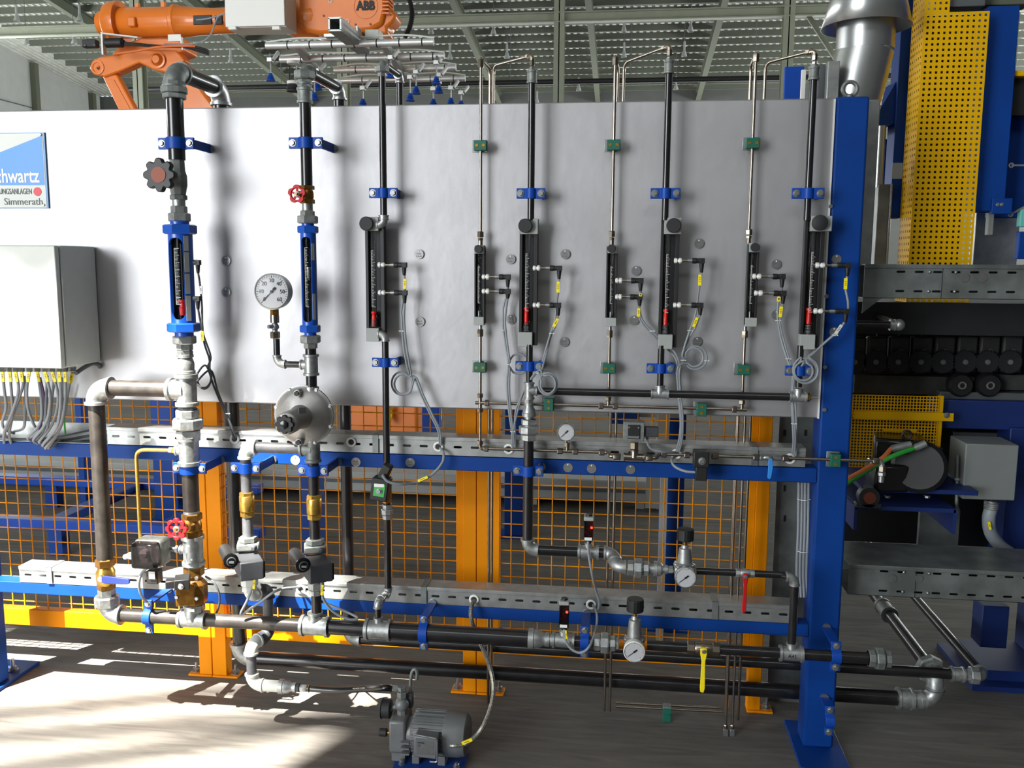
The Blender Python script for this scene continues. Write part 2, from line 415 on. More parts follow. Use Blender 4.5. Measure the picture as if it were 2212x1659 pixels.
# frame
XA, XB = P(1807, 212, 0).x, P(1880, 210, 0).x
XA2, XB2 = XA, XB
XLEG = F(0, 1486).x
t = thing('pipe_rack', 'blue welded steel frame with posts and beams holding the gas panel', 'frame', (-.9, .05, 0))
mb = MB(); mb.bb(XA, XB, 0, .10, .012, ZT+.004); lab(mb.build('post', 'blue', t, bevel=.008), 'blue square post next to the thin pipe and panel edge')
mb = MB(); mb.bb(XLEG-.1, XLEG, 0, .10, .012, 1.0); mb.build('post', 'blue', t, bevel=.008)
pB = F(1696, 1546)
mb = MB(); mb.bb(XA-.03, XB+.03, -.13, .18, 0, .012); mb.build('base_plate', 'blue', t, bevel=.002)
mb = MB(); mb.bb(XLEG-.14, XLEG+.02, -.10, .25, 0, .014); mb.build('base_plate', 'blue', t, bevel=.002)
q = P(40, 1428, .12); mb = MB(); mb.cyl((XLEG-.03, .16, .012), (XLEG-.03, .16, .06), .007); mb.hexa((XLEG-.03, .16, .024), VZ, .016, .012); mb.lathe((XLEG-.03, .16, .014), VZ, [(0, .02), (.003, .02)], 12); mb.build('anchor_bolt', 'steel', t)
ZU0, ZU1 = P(1000, 1017, 0).z, P(1000, 986, 0).z
ZL0, ZL1 = P(1000, 1335, 0).z, P(1000, 1309, 0).z
for z0, z1 in ((ZU0, ZU1), (ZL0, ZL1)):
    mb = MB(); mb.bb(XLEG-.6, XA+.001, 0, .06, z0, z1); mb.build('beam', 'blue', t, bevel=.003)
# brackets welded under the upper beam (stays that carry the front pipe clamps)
def stay(a, b, w=.03, th=.006, up=VX): mb = MB(); mb.bar(a, b, th, w, up); return mb.build('stay', 'blue', t)
pc = P(1835, 195, .03); mb = MB(); c_ = Vector((P(1836, 194, .05).x, .05, ZT+.004))
mb.torus(c_+VZ*.030, VY, .021, .0065, 24, 8); mb.cyl(c_, c_+VZ*.012, .011, 12); lab(mb.build('lifting_eye', 'galv_dull', t), 'steel lifting eye on top of the post')
# slotted cable trays
def tray(x0, x1, y0, y1, z0, z1, name, label, pitch=.058, slot=.028, rows=(.5,), mt='sheet', phase=0.0, skip=(), sh=.0082, lid=True):
    t = thing(name, label, 'cable tray', ((x0+x1)/2, (y0+y1)/2, z0)); mb = MB(); th = .0015; H = z1-z0
    zs = [z0]
    for r in rows: zs += [z0+H*r-sh/2, z0+H*r+sh/2]
    zs.append(z1)
    for i in range(0, len(zs), 2): mb.bb(x0, x1, y0, y0+th, zs[i], zs[i+1])
    for i in range(1, len(zs)-1, 2):
        x = x0 + phase; last = x0
        while x+slot < x1-.01:
            if not any(a < x < b for a, b in skip):
                mb.bb(last, x, y0, y0+th, zs[i], zs[i+1]); last = x+slot
                for q in (x, x+slot):   # rounded slot ends
                    s_ = 1 if q == x else -1
                    mb.prism([(0, -sh/2), (s_*sh*.28, -sh/2), (0, -sh*.12)], (q, y0, (zs[i]+zs[i+1])/2), VX, VZ, VY*th)
                    mb.prism([(0, sh/2), (s_*sh*.28, sh/2), (0, sh*.12)], (q, y0, (zs[i]+zs[i+1])/2), VX, VZ, VY*th)
            x += pitch
        mb.bb(last, x1, y0, y0+th, zs[i], zs[i+1])
    mb.bb(x0, x1, y0, y1, z0, z0+th); mb.bb(x0, x1, y1-th, y1, z0, z1)
    mb.build('trough', mt, t)
    if lid:
        mb = MB(); mb.bb(x0, x1, y0-.004, y1+.002, z1-.001, z1+.003); mb.bb(x0, x1, y0-.004, y0-.002, z1-.010, z1); mb.build('lid', mt, t, bevel=.001)
    return t
ZTU0, ZTU1 = ZU1+.001, P(1000, 947, 0).z
ZTL0, ZTL1 = ZL1+.001, P(1000, 1273, 0).z
XTR = P(1741, 965, 0).x
xb0 = P(232, 940, 0).x
tu = tray(xb0, XTR, -.001, .075, ZTU0, ZTU1, 'cable_tray', 'slotted galvanised cable tray lying on the upper blue beam', phase=.018)
tl = tray(P(42, 1235, 0).x, XTR, -.001, .07, ZTL0, ZTL1, 'cable_tray', 'slotted galvanised cable tray lying on the lower blue beam', phase=.02)
# open left stretch of the upper tray (lid off, cables inside)
t = thing('open_cable_tray', 'open end of the upper cable tray below the grey enclosure', 'cable tray', (xb0-.4, .03, ZTU0))
mb = MB(); mb.bb(XLEG-.6, xb0-.001, .072, .074, ZTU0, ZTU1); mb.bb(XLEG-.6, xb0-.001, 0, .074, ZTU0, ZTU0+.0015); mb.bb(XLEG-.6, xb0-.001, .068, .074, ZTU1-.002, ZTU1); mb.build('trough', 'sheet', t)
def strap(par, px, py, z0, z1, y1, wd=.02, mt='sheet_dark'):
    c = P(px, py, 0); mb = MB(); mb.bb(c.x-wd/2, c.x+wd/2, -.007, -.0045, z0, z1+.005); mb.bb(c.x-wd/2, c.x+wd/2, -.007, y1+.003, z1+.0035, z1+.0055); mb.build('joint_strap', mt, par)
strap(tu, 812, 960, ZTU0+.002, ZTU1, .075); strap(tu, 1630, 980, ZTU0+.002, ZTU1, .075)
strap(tl, 916, 1290, ZTL0+.002, ZTL1, .07); strap(tl, 1544, 1320, ZTL0+.002, ZTL1, .07); strap(tl, 108, 1232, ZTL0+.002, ZTL1, .07, mt='sheet')
GROM = [(tu, 507, 948), (tu, 759, 955), (tu, 947, 965), (tu, 1099, 970), (tu, 1461, 981), (tu, 1707, 991), (tl, 650, 1273), (tl, 1024, 1295), (tl, 1277, 1306)]
for par, x, y in GROM:
    p = P(x, y, -.003); mb = MB(); mb.torus(p, VY, .0135, .0042, 24, 8); mb.build('grommet', 'white', par)
    mb = MB(); mb.lathe(p+VY*.001, VY, [(-.0015, .0125), (.0005, .0125)], 20); mb.build('cable_hole', 'black', par)
# ================================================================ yellow mesh fence
YFE = .262
px0 = P(760, 1090, YFE); pitch = .05
def fence(label, xa, xb, posts, frames, zlow=None):
    t = thing('mesh_fence', label, 'fence', ((xa+xb)/2, YFE, 0), 'yellow mesh safety fence')
    zr0, zr1 = P(300, 1367, .24).z, P(300, 1331, .24).z; ztop = 1.55
    i = math.ceil((xa-px0.x)/pitch)
    wv = None
    while px0.x+i*pitch < xb:
        x = px0.x+i*pitch; MB().cyl((x, YFE, zr1-.01), (x, YFE, ztop), .0022, 6).build('wire', 'wire', t); i += 1
    j = math.ceil((zr1-px0.z)/pitch)
    while px0.z+j*pitch < ztop:
        z = px0.z+j*pitch; MB().cyl((xa, YFE+.0042, z), (xb, YFE+.0042, z), .0022, 6).build('wire', 'wire', t); j += 1
    MB().bb(xa-.002, xb+.002, .245, .285, zr0, zr1).build('bottom_rail', 'yellow', t, bevel=.003)
    MB().bb(xa-.002, xb+.002, .245, .285, ztop, ztop+.05).build('top_rail', 'yellow', t, bevel=.003)
    for x0, x1 in frames: MB().bb(x0, x1, .247, .283, zr0, ztop).build('frame_upright', 'yellow', t, bevel=.002)
    for x0, x1, sd in posts:
        MB().bb(x0, x1, .24, .29, .008, ztop+.05).build('fence_post', 'yellow', t, bevel=.003)
        e0, e1 = (x0-.045, x1) if sd < 0 else (x0, x1+.045)
        MB().bb(e0, e1, .235, .295, 0, .008).build('foot_plate', 'yellow', t, bevel=.002)
        bx = x0-.025 if sd < 0 else x1+.025
        mb = MB(); mb.cyl((bx, .265, .008), (bx, .265, .045), .006); mb.hexa((bx, .265, .02), VZ, .013, .01); mb.lathe((bx, .265, .008), VZ, [(0, .016), (.003, .016)], 12); mb.build('anchor_bolt', 'steel', t)
X_ = lambda x, y=1400: P(x, y, .24).x
fence('yellow mesh fence panel behind the black bypass pipe', -2.95, X_(429), [(X_(429), X_(456.5), -1)], [])
fence('yellow mesh fence panel behind the brass check valves', X_(488), X_(985), [(X_(457.5), X_(488), 1), (X_(1000), X_(1028.5), -1)], [(X_(985), X_(1000))])
fence('yellow mesh fence panel behind the two pressure regulators', X_(1077), X_(1604), [(X_(1029.5), X_(1062), 1), (X_(1619), X_(1648), 1)], [(X_(1062), X_(1077)), (X_(1604), X_(1619))])
# ================================================================ pipe fittings
class VL:
    """vertical line through pixel x,y at depth Y"""
    def __init__(s, x, y, Y): s.X = P(x, y, Y).x; s.Y = Y
    def __call__(s, row): return Vector((s.X, s.Y, ZV(s.X, s.Y, row)))
def pipe(par, a, b, r, m='black_pipe', name='pipe', n=18): return MB().cyl(a, b, r, n).build(name, m, par)
def elbow(par, c, d1, d2, r, m='galv', L=None, name='elbow'):
    c, d1, d2 = Vector(c), Vector(d1).normalized(), Vector(d2).normalized(); L = L or 2.1*r; rb = r*1.24; Rb = L*.86
    pts = [c+d1*L]
    for i in range(9):
        a = math.pi/2*i/8
        pts.append(c + d1*(Rb-Rb*math.sin(a)) + d2*(Rb-Rb*math.cos(a)))
    pts.append(c+d2*L)
    mb = MB(); mb.tube(pts, rb, 18)
    for d in (d1, d2): mb.lathe(c+d*(L-r*.36), d, [(0, rb), (r*.05, r*1.42), (r*.42, r*1.42), (r*.46, rb)], 20)
    return mb.build(name, m, par)
def tee(par, c, ax, br, r, rb=None, m='galv', L=None, Lb=None, name='tee'):
    c, ax, br = Vector(c), Vector(ax).normalized(), Vector(br).normalized(); rb = rb or r; L = L or 2.0*r; Lb = Lb or 1.3*r+1.0*rb; k = 1.24
    mb = MB(); mb.lathe(c-ax*L, ax, [(0, r*k), (0, r*1.45), (r*.42, r*1.45), (r*.5, r*k), (2*L-r*.5, r*k), (2*L-r*.42, r*1.45), (2*L, r*1.45), (2*L, r*k)], 20)
    mb.lathe(c, br, [(0, rb*k*1.15), (r*1.1, rb*k*1.1), (Lb-rb*.5, rb*k), (Lb-rb*.42, rb*1.45), (Lb, rb*1.45), (Lb, rb*k)], 20)
    return mb.build(name, m, par)
def union(par, a, b, r, m='galv', big=1.95, name='union'):
    """pipe union from a to b: small hex, big octagonal nut, small hex"""
    a, b = Vector(a), Vector(b); d = b-a; H = d.length; ax = d.normalized(); mb = MB()
    mb.hexa(a+ax*H*.15, ax, r*1.55, H*.30, 8); mb.lathe(a, ax, [(0, r*1.25), (H, r*1.25)], 18)
    mb.hexa(a+ax*H*.50, ax, r*big, H*.36, 8, .07); mb.hexa(a+ax*H*.86, ax, r*1.5, H*.28, 8)
    return mb.build(name, m, par, smooth=25)
def nut(par, a, b, r, m='galv', n=6, name='hex_fitting'):
    a, b = Vector(a), Vector(b); return MB().hexa((a+b)/2, b-a, r, (b-a).length, n).build(name, m, par, smooth=25)
def socket(par, a, b, r, m='galv', name='coupling', bead=True):
    a, b = Vector(a), Vector(b); H = (b-a).length
    pr = [(0, r*.9), (0, r*1.12), (H*.16, r*1.12), (H*.2, r), (H*.8, r), (H*.84, r*1.12), (H, r*1.12), (H, r*.9)] if bead else [(0, r), (H, r)]
    return MB().lathe(a, b-a, pr, 20).build(name, m, par)
def reducer(par, a, b, r1, r2, m='galv', name='reducer'):
    a, b = Vector(a), Vector(b); H = (b-a).length
    return MB().lathe(a, b-a, [(0, r1*.95), (0, r1*1.1), (H*.25, r1*1.1), (H*.28, r1), (H*.5, r1*.97), (H*.7, r2*1.02), (H*.8, r2), (H*.82, r2*1.12), (H, r2*1.12), (H, r2*.9)], 20).build(name, m, par)
def bolt(par, c, r, h=.006, ax=-VY, m='steel', washer=True, name='bolt'):
    mb = MB(); c = Vector(c); ax = Vector(ax)
    if washer: mb.lathe(c, ax, [(0, r*1.35), (.0016, r*1.35)], 14)
    mb.hexa(c+ax*(h/2+.0016), ax, r, h); return mb.build(name, m, par, smooth=25)
def clamp(label, c, r, W, H=.034, axis=VZ, ear=VX, m='blue_bright', wall=0.0, back=True, group='blue pipe clamps', foot=True):
    c = Vector(c); axis, ear = Vector(axis), Vector(ear); fw = -VY; th = .005; ra = r+th
    t = thing('pipe_clamp', label, 'pipe clamp', c+VY*(wall-c.y), group)
    n = 10; pts = [(-W/2, th), (-ra*1.05, th)]
    pts += [(-ra*math.cos(math.pi*i/n), max(th, ra*math.sin(math.pi*i/n))) for i in range(1, n)]
    pts += [(ra*1.05, th), (W/2, th), (W/2, 0), (r, 0)]
    pts += [(r*math.cos(math.pi*i/n), r*math.sin(math.pi*i/n)) for i in range(1, n)] + [(-r, 0), (-W/2, 0)]
    MB().prism(pts, c-axis*(H/2), ear, fw, axis*H).build('strap', m, t, bevel=.0012)
    if back:
        pb = [(x, -y) for x, y in pts]
        MB().prism(pb, c-axis*(H/2), ear, fw, axis*H).build('back_strap', m, t, bevel=.0012)
    for s_ in (-1, 1): bolt(t, c+ear*(s_*(W/2-.0125))+fw*th, .0085)
    if foot and wall-c.y > r+.02:
        p = c + ear*(W/2-.012) + VY*.006
        MB().bar(p, Vector((p.x, wall, p.z)), .028, .006, up=axis.cross(VY)).build('stay', m, t)
        MB().lathe(Vector((p.x, wall-.006, p.z)), VY, [(0, .014), (.0065, .014)], 14).build('foot_disc', 'steel', t)
    return t
def clip(label, c, ear=VX, wall=0.0, group='green tube clamps', k=1.0):
    """green plastic tube clamp with two socket screws"""
    c = Vector(c); t = thing('tube_clamp', label, 'tube clamp', (c.x, wall, c.z), group); up = VZ if abs(ear.x) > .5 else VX
    a, b = .0205*k, .0155*k
    M = Matrix((ear, VY, up)).transposed()
    MB().box(c-VY*.005, (2*a, .022, 2*b), M).build('clamp_block', 'green', t, bevel=.002)
    MB().box(c-VX*.004+VY*.010, (2*a+.008, .004, 2*b+.008), M).build('base_plate', 'steel', t, bevel=.001)
    MB().box(Vector((c.x, (c.y+.012+wall)/2, c.z)), (.02, max(.004, wall-c.y-.012), .02)).build('spacer', 'steel', t)
    for s_ in (-1, 1):
        q = c + ear*(s_*.0105*k) - VY*.0162
        mb = MB(); mb.torus(q, VY, .0042, .0014, 14, 6); mb.lathe(q, VY, [(-.0005, .0035), (.002, .0035)], 6); mb.build('socket_screw', 'brass_bright', t)
    return t
def lobed(R, n, depth, k=10):
    out = []
    for i in range(n*k):
        a = 2*math.pi*i/(n*k); rr = R-depth*(.5+.5*math.cos(n*a+math.pi))**2.2; out.append((rr*math.cos(a), rr*math.sin(a)))
    return out
def circ(R, n=40): return [(R*math.cos(2*math.pi*i/n), R*math.sin(2*math.pi*i/n)) for i in range(n)]
def handwheel(par, c, R, lobes, m, inner=None, depth=.006, ax=-VY, dia=None, hubm='steel'):
    """lobed wheel facing ax"""
    ax, u, v = frame(ax); w_ = lobed(R, lobes, depth); n = len(w_)
    if inner:
        MB().ring(w_, circ(inner, n), Vector(c), u, v, ax*.010).build('wheel_rim', m, par, bevel=.0015)
        mb = MB()
        for i in range(5):
            a = 2*math.pi*i/5; d = u*math.cos(a)+v*math.sin(a); mb.bar(Vector(c)+ax*.004+d*R*.15, Vector(c)+ax*.004+d*inner*1.05, R*.2, .006, up=ax)
        mb.build('spokes', m, par)
        mb = MB(); mb.lathe(Vector(c)-ax*.002, ax, [(0, R*.3), (.010, R*.3), (.011, R*.22)], 16); mb.build('hub', hubm, par)
        mb = MB(); mb.hexa(Vector(c)+ax*.012, ax, R*.16, .008); mb.build('wheel_nut', 'brass', par)
    else:
        MB().prism(w_, Vector(c), u, v, ax*.022).build('wheel', m, par, bevel=.003)
Y1, Y3, YT = -.14, -.07, -.035
r1, r2, r3, rT = .0262, .0176, .0110, .0049
l1, l2, l3, l4, l5, l6 = VL(377, 215, Y1), VL(659, 225, Y1), VL(826, 225, Y3), VL(1148, 300, Y3), VL(1441, 300, Y3), VL(1751, 300, Y3)
l0, l2b = VL(215, 1000, Y1), VL(532, 1040, Y1)
ZM = (P(300, 1332, Y1).z + P(1000, 1371, Y1).z + P(1800, 1415, Y1).z)/3
def M_(x): return Vector((XH(Y1, ZM, x), Y1, ZM))
YRE = .17   # rear risers behind the furnace panel
# ---------------------------------------------------------------- line 1 (two inch)
t = thing('gas_line', 'thick black pipe line under the black star knob, looping over the panel top', 'pipe line', (l1.X, Y1, ZM))
e = l1(152); elbow(t, e, -VZ, VY, r1*.98, 'galv_dull')
union(t, l1(214), l1(176), r1*.93, 'galv_dull', 1.75)
pipe(t, l1(346), l1(207), r1)
eb = Vector((l1.X+.012, YRE, e.z)); dirb = (eb-e).normalized()
pipe(t, e+dirb*.045, eb-dirb*.045, r1)
elbow(t, eb, -dirb, -VZ, r1*.98)
zf = F(505, 1462).z + .095
ef = Vector((eb.x, YRE, P(506, 1418, YRE).z))
pipe(t, eb-VZ*.05, ef+VZ*.05, r1)
ee = Vector((XH(YRE, ef.z, 1992), YRE, ef.z))
elbow(t, ef, VZ, VX, r1*1.02, 'galv')
lab(pipe(t, ef+VX*.05, Vector((XH(YRE, ef.z, 1938), YRE, ef.z)), r1*.98), 'long black floor pipe behind the manifold')
# line 1 lower stack
nut(t, l1(432), l1(421), r1*1.02, 'galv_dull'); socket(t, l1(445), l1(432), r1*.78, bead=False)
nut(t, l1(461), l1(445), r1*.98); nut(t, l1(479), l1(460), r1*1.32)
nut(t, l1(743), l1(725), r1*1.42); nut(t, l1(757), l1(742), r1*.98); nut(t, l1(768), l1(757), r1*.95)
MB().lathe(l1(815), VZ, [(0, r1*1.0), (.012, r1*1.06), (.014, r1*1.18), (.022, r1*1.18), (.024, r1*1.05), (.045, r1*1.1), (.058, r1*.95), (.066, r1*.82), (.066, r1*1.02), (.075, r1*1.02)], 20).build('check_valve', 'galv', t)
ct = l1(842); tee(t, ct, VZ, -VX, r1, m='galv')
nut(t, l1(898), l1(880), r1*1.15); union(t, l1(946), l1(884), r1, 'galv', 1.95)
cb = l1(974); tee(t, cb, VZ, -VX, r1, .012, m='galv', L=.047)
pipe(t, l1(1104), l1(1000), r1, 'bare_pipe'); socket(t, l1(1111), l1(1103), r1*1.02, bead=False)
cs = l1(1188); tee(t, cs, VZ, -VX, r1, .011, m='galv', L=.05)
nut(t, l1(1224), l1(1216), r1*1.25)
nut(t, l1(1320), l1(1304), r1*1.22, 'galv')
# gas line clamps
clamp('blue clamp on the pipe above the black star knob', l1(310), r1, .118, .036)
clamp('blue clamp on the pipe above the red wheel gate valve with open spokes', l1(1011), r1*1.03, .115, .036)
# black star knob valve
t = thing('shutoff_valve', 'grey shutoff valve with large black star knob and orange cap', 'valve', l1(421))
MB().lathe(l1(421), VZ, [(0, r1*.9), (.02, r1*1.05), (.03, r1*1.15), (.06, r1*1.15), (.075, r1*.95), ((l1(345)-l1(421)).length, r1*.9)], 8).build('valve_body', 'galv_dull', t, smooth=25)
kc = P(350, 379, Y1-.085)
MB().cyl(l1(379)-VY*.01, kc+VY*.005, .014).build('stem', 'galv_dull', t)
handwheel(t, kc, 36*mpp(kc), 8, 'black', None, .012)
lab(MB().lathe(kc-VY*.022, -VY, [(0, .024), (.002, .024)], 24).build('knob_cap', 'rust_red', t), 'orange brown round cap')
# ---------------------------------------------------------------- blue armoured flow meters
def ticks(mb, o, ux, z0, z1, n, w, big=5, th=.0006, hz=.0009):
    for i in range(n+1):
        z = z0+(z1-z0)*i/n; ww = w if i % big == 0 else w*.55
        mb.box(Vector((o.x, o.y, z))+ux*ww/2, (ww, th, hz))
    mb.box(Vector((o.x, o.y, (z0+z1)/2)), (hz, th, z1-z0))
def meterA(L, rows, rb, rh, wang, label, floatm, frow, stick):
    h0, h1, b1, b0, g0, g1 = rows   # hex top rows, body top/bottom, hex bottom rows
    t = thing('flow_meter', label, 'flow meter', L(g1))
    nut(t, L(h1), L(h0), rh, 'blue_meter', 6, 'top_nut'); nut(t, L(g1), L(g0), rh, 'blue_meter', 6, 'bottom_nut')
    MB().cyl(L(h0), L(h0-9), rb*.78).build('neck', 'blue_meter', t); MB().cyl(L(g1+9), L(g1), rb*.78).build('neck', 'blue_meter', t)
    zt, zb = L(b1).z, L(b0).z; o = L(b0)*1; k = 40; mb = MB(); m_ = .012
    def lim(a):
        x = abs(a)/wang
        if x >= 1: return None
        s_ = math.sqrt(max(0, 1-x*x))*rb*.55
        return zb+m_+rb*.55-s_, zt-m_-rb*.55+s_
    for i in range(k*2):
        a0, a1 = -math.pi+math.pi*i/k, -math.pi+math.pi*(i+1)/k
        def pt(a, z, r=rb): return (L.X+math.sin(a)*r, L.Y-math.cos(a)*r, z)
        q0, q1 = lim(a0), lim(a1)
        if q0 is None and q1 is None: mb.add([pt(a0, zb), pt(a1, zb), pt(a1, zt), pt(a0, zt)], [(0, 1, 2, 3)])
        else:
            q0 = q0 or (.5*(zt+zb),)*2 if q0 else (zb+m_+rb*.55, zt-m_-rb*.55); q1 = q1 or (zb+m_+rb*.55, zt-m_-rb*.55)
            mb.add([pt(a0, zb), pt(a1, zb), pt(a1, q1[0]), pt(a0, q0[0])], [(0, 1, 2, 3)])
            mb.add([pt(a0, q0[1]), pt(a1, q1[1]), pt(a1, zt), pt(a0, zt)], [(0, 1, 2, 3)])
            mb.add([pt(a0, q0[0]), pt(a1, q1[0]), pt(a1, q1[0], rb*.86), pt(a0, q0[0], rb*.86)], [(0, 1, 2, 3)])
            mb.add([pt(a0, q0[1]), pt(a1, q1[1]), pt(a1, q1[1], rb*.86), pt(a0, q0[1], rb*.86)], [(0, 1, 2, 3)])
    for s_ in (-1, 1): mb.add([(L.X+s_*math.sin(wang)*rb, L.Y-math.cos(wang)*rb, zb+m_+rb*.55), (L.X+s_*math.sin(wang)*rb*.8, L.Y-math.cos(wang)*rb*.8, zb+m_+rb*.55), (L.X+s_*math.sin(wang)*rb*.8, L.Y-math.cos(wang)*rb*.8, zt-m_-rb*.55), (L.X+s_*math.sin(wang)*rb, L.Y-math.cos(wang)*rb, zt-m_-rb*.55)], [(0, 1, 2, 3)])
    mb.build('housing', 'blue_meter', t)
    mb = MB()
    for i in range(20):
        a0, a1 = math.pi*.5+math.pi*i/20, math.pi*.5+math.pi*(i+1)/20
        f_ = lambda a, z: (L.X+math.sin(a)*rb*.93, L.Y-math.cos(a)*rb*.93, z)
        mb.add([f_(a0, zb), f_(a1, zb), f_(a1, zt), f_(a0, zt)], [(0, 1, 2, 3)])
    mb.build('back_plate', 'dark_grey', t)
    MB().lathe(Vector((L.X, L.Y, zb+.002)), VZ, [(0, rb*.50), (zt-zb-.004, rb*.56)], 18).build('glass_tube', 'glass', t)
    mb = MB(); ticks(mb, Vector((L.X-rb*.28, L.Y-rb*.60, 0)), VX, zb+.06, zt-.045, 40, rb*.42); mb.build('scale', 'white', t)
    f0 = L(frow)
    if floatm == 'red_float':
        mb = MB(); mb.lathe(Vector((L.X, L.Y, f0.z)), VZ, [(0, rb*.30), (.024, rb*.34), (.026, rb*.26), (.040, rb*.26), (.042, rb*.36), (.05, rb*.36)], 16)
        lab(mb.build('float', 'red_float', t), 'red float'); MB().cyl(Vector((L.X, L.Y, f0.z+.05)), Vector((L.X, L.Y, zt-.03)), .0016, 6).build('guide_rod', 'steel', t)
    else:
        mb = MB(); mb.lathe(Vector((L.X, L.Y, f0.z)), VZ, [(0, .001), (.016, rb*.3), (.034, rb*.3), (.036, rb*.4), (.042, rb*.4)], 16); mb.build('float', 'steel', t)
    for (s0, s1) in stick:
        z0, z1 = L(s1).z, L(s0).z; a = .92; c = Vector((L.X+math.sin(a)*rb*1.01, L.Y-math.cos(a)*rb*1.01, (z0+z1)/2))
        M = Matrix.Rotation(a, 3, 'Z'); MB().box(c, (rb*.42, .0012, z1-z0), M).build('label_plate', 'grey_paint', t)
    return t
mA = meterA(l1, (485, 506, 506, 697, 697, 717), 25.5*mpp(l1(600)), 35*mpp(l1(600)), .66, 'large blue cased flow meter with red float below the black star knob', 'red_float', 681, ((510, 542), (545, 588), (591, 634), (638, 692)))
mA2 = meterA(l2, (488, 504, 504, 703, 702, 718), 16.8*mpp(l2(600)), 22.5*mpp(l2(600)), .7, 'slim blue cased flow meter below the red lobed valve wheel', 'steel', 606, ((526, 562), (634, 690)))
# ---------------------------------------------------------------- bypass (line 0)
t = thing('bypass_line', 'bare dark pipe bypass with white galvanised elbows, hanging beside the grey enclosure', 'pipe line', (l0.X, Y1, ZM))
c0 = Vector((l0.X, Y1, ct.z))
elbow(t, c0, VX, -VZ, r1, 'galv'); pipe(t, c0+VX*.05, ct-VX*.05, r1, 'bare_pipe'); pipe(t, c0-VZ*.05, l0(1208), r1, 'bare_pipe')
nut(t, l0(1287), l0(1271), r1*1.1, 'galv'); nut(t, l0(1309), l0(1286), r1*1.6, 'galv', 8)
cm = Vector((l0.X, Y1, ZM)); elbow(t, cm, VZ, VX, r1*.93, 'galv')
t = thing('ball_valve', 'brass ball valve with blue lever on the bypass pipe', 'valve', l0(1272))
nut(t, l0(1224), l0(1206), r1*1.22, 'brass'); MB().lathe(l0(1264), VZ, [(0, r1*.95), (.008, r1*1.12), (.03, r1*1.2), (.05, r1*1.2), (.06, r1*1.0), (.068, r1*.95)], 20).build('valve_body', 'brass_bright', t)
nut(t, l0(1272), l0(1260), r1*1.15, 'brass')
lc = P(219, 1250, Y1-.038); MB().cyl(l0(1250), lc, .012, 14).build('stem', 'brass_bright', t); MB().hexa(lc-VY*.003, VY, .012, .010).build('stem_nut', 'steel', t)
a = P(222, 1251, Y1-.043); b = P(286, 1254, Y1-.043); b.z = a.z
MB().prism([(0, -.010), (.012, -.013), (.085, -.012), (.098, -.009), (.100, 0), (.097, .008), (.06, .011), (.012, .013), (0, .010)], a, VX, VZ, -VY*.008).build('lever', 'lever_blue', t, bevel=.002)
# ---------------------------------------------------------------- manifold (lower header)
t = thing('manifold', 'long horizontal header pipe in front of the lower cable tray', 'pipe line', (0, Y1, ZM))
rm0, rm1, rm2, rm3 = .0228, .0245, .0272, .0180
def mp(x0, x1, r, m='black_pipe'): return pipe(t, M_(x0), M_(x1), r, m)
mp(262, 390, rm0, 'bare_pipe'); tee(t, M_(418), VX, VZ, rm0, r1*.85, L=.048); mp(447, 655, rm0, 'bare_pipe')
tee(t, M_(681), VX, VZ, rm1, r2, L=.048); mp(711, 790, rm1); tee(t, M_(817), VX, VZ, rm1, r3, L=.043); mp(842, 1150, rm2)
reducer(t, M_(1142), M_(1187), rm2*1.12, rm3*1.15); socket(t, M_(1186), M_(1196), rm3*1.1, bead=False); mp(1185, 1200, rm3*.95, 'galv')
tee(t, M_(1217), VX, VZ, rm3, .010, L=.036); mp(1238, 1290, rm3); union(t, M_(1283), M_(1330), rm3*.98, big=2.0); nut(t, M_(1328), M_(1337), rm3*1.2)
mp(1398, 1488, .0155); mp(1552, 1690, .0160)
tee(t, M_(1709), VX, VZ, rm3, .0115, L=.036); mp(1732, 1880, rm3); union(t, M_(1875), M_(1924), rm3, 'galv_dull', big=1.95)
text_mesh('A41', .016, M_(1709)-VY*(rm3*1.26), VX, VZ, 'marking', 'print', t)
clamp('blue clamp on the header pipe below the pressure switch box', M_(322), rm0, .118, .028, VX, VZ, wall=.0)
clamp('blue clamp on the widest stretch of the header pipe', M_(916), rm2, .118, .028, VX, VZ)
clamp('blue clamp on the header pipe beside the header regulator', M_(1263), rm3, .105, .028, VX, VZ)
clamp('blue clamp on the header pipe in front of the blue post', M_(1805), rm3, .095, .03, VX, VZ)
c_ = P(1791, 1556, -.08); clamp('empty blue clamp half bolted low on the blue post', c_, rm3, .10, .028, VX, VZ, back=False)
# ---------------------------------------------------------------- line 2
t = thing('gas_line', 'medium black pipe line under the red lobed valve wheel', 'pipe line', (l2.X, Y1, ZM))
e = l2(150); elbow(t, e, -VZ, VY, r2*.98, 'galv_dull', L=.045); nut(t, l2(172), l2(153), r2*1.9, 'galv_dull', 8, 'union'); nut(t, l2(191), l2(171), r2*1.3, 'galv_dull', 8); socket(t, l2(223), l2(190), r2*1.26, 'galv_dull')
pipe(t, l2(404), l2(222), r2)
eb = Vector((l2.X+.012, YRE, e.z)); dirb = (eb-e).normalized(); pipe(t, e+dirb*.04, eb-dirb*.04, r2); elbow(t, eb, -dirb, -VZ, r2)
ef = Vector((eb.x, YRE, P(740, 1378, YRE).z)); pipe(t, eb-VZ*.04, ef+VZ*.04, r2*1.15); elbow(t, ef, VZ, VX, r2*1.15)
lab(pipe(t, ef+VX*.04, Vector((XH(YRE, ef.z, 2056), YRE, ef.z)), r2*1.05), 'black pipe running low behind the header')
EF2 = ef
socket(t, l2(457), l2(440), r2*.95, bead=False); nut(t, l2(468), l2(455), r2*1.28); nut(t, l2(483), l2(466), r2*1.85)
nut(t, l2(741), l2(724), r2*1.85); nut(t, l2(753), l2(740), r2*1.25); pipe(t, l2(768), l2(750), r2)
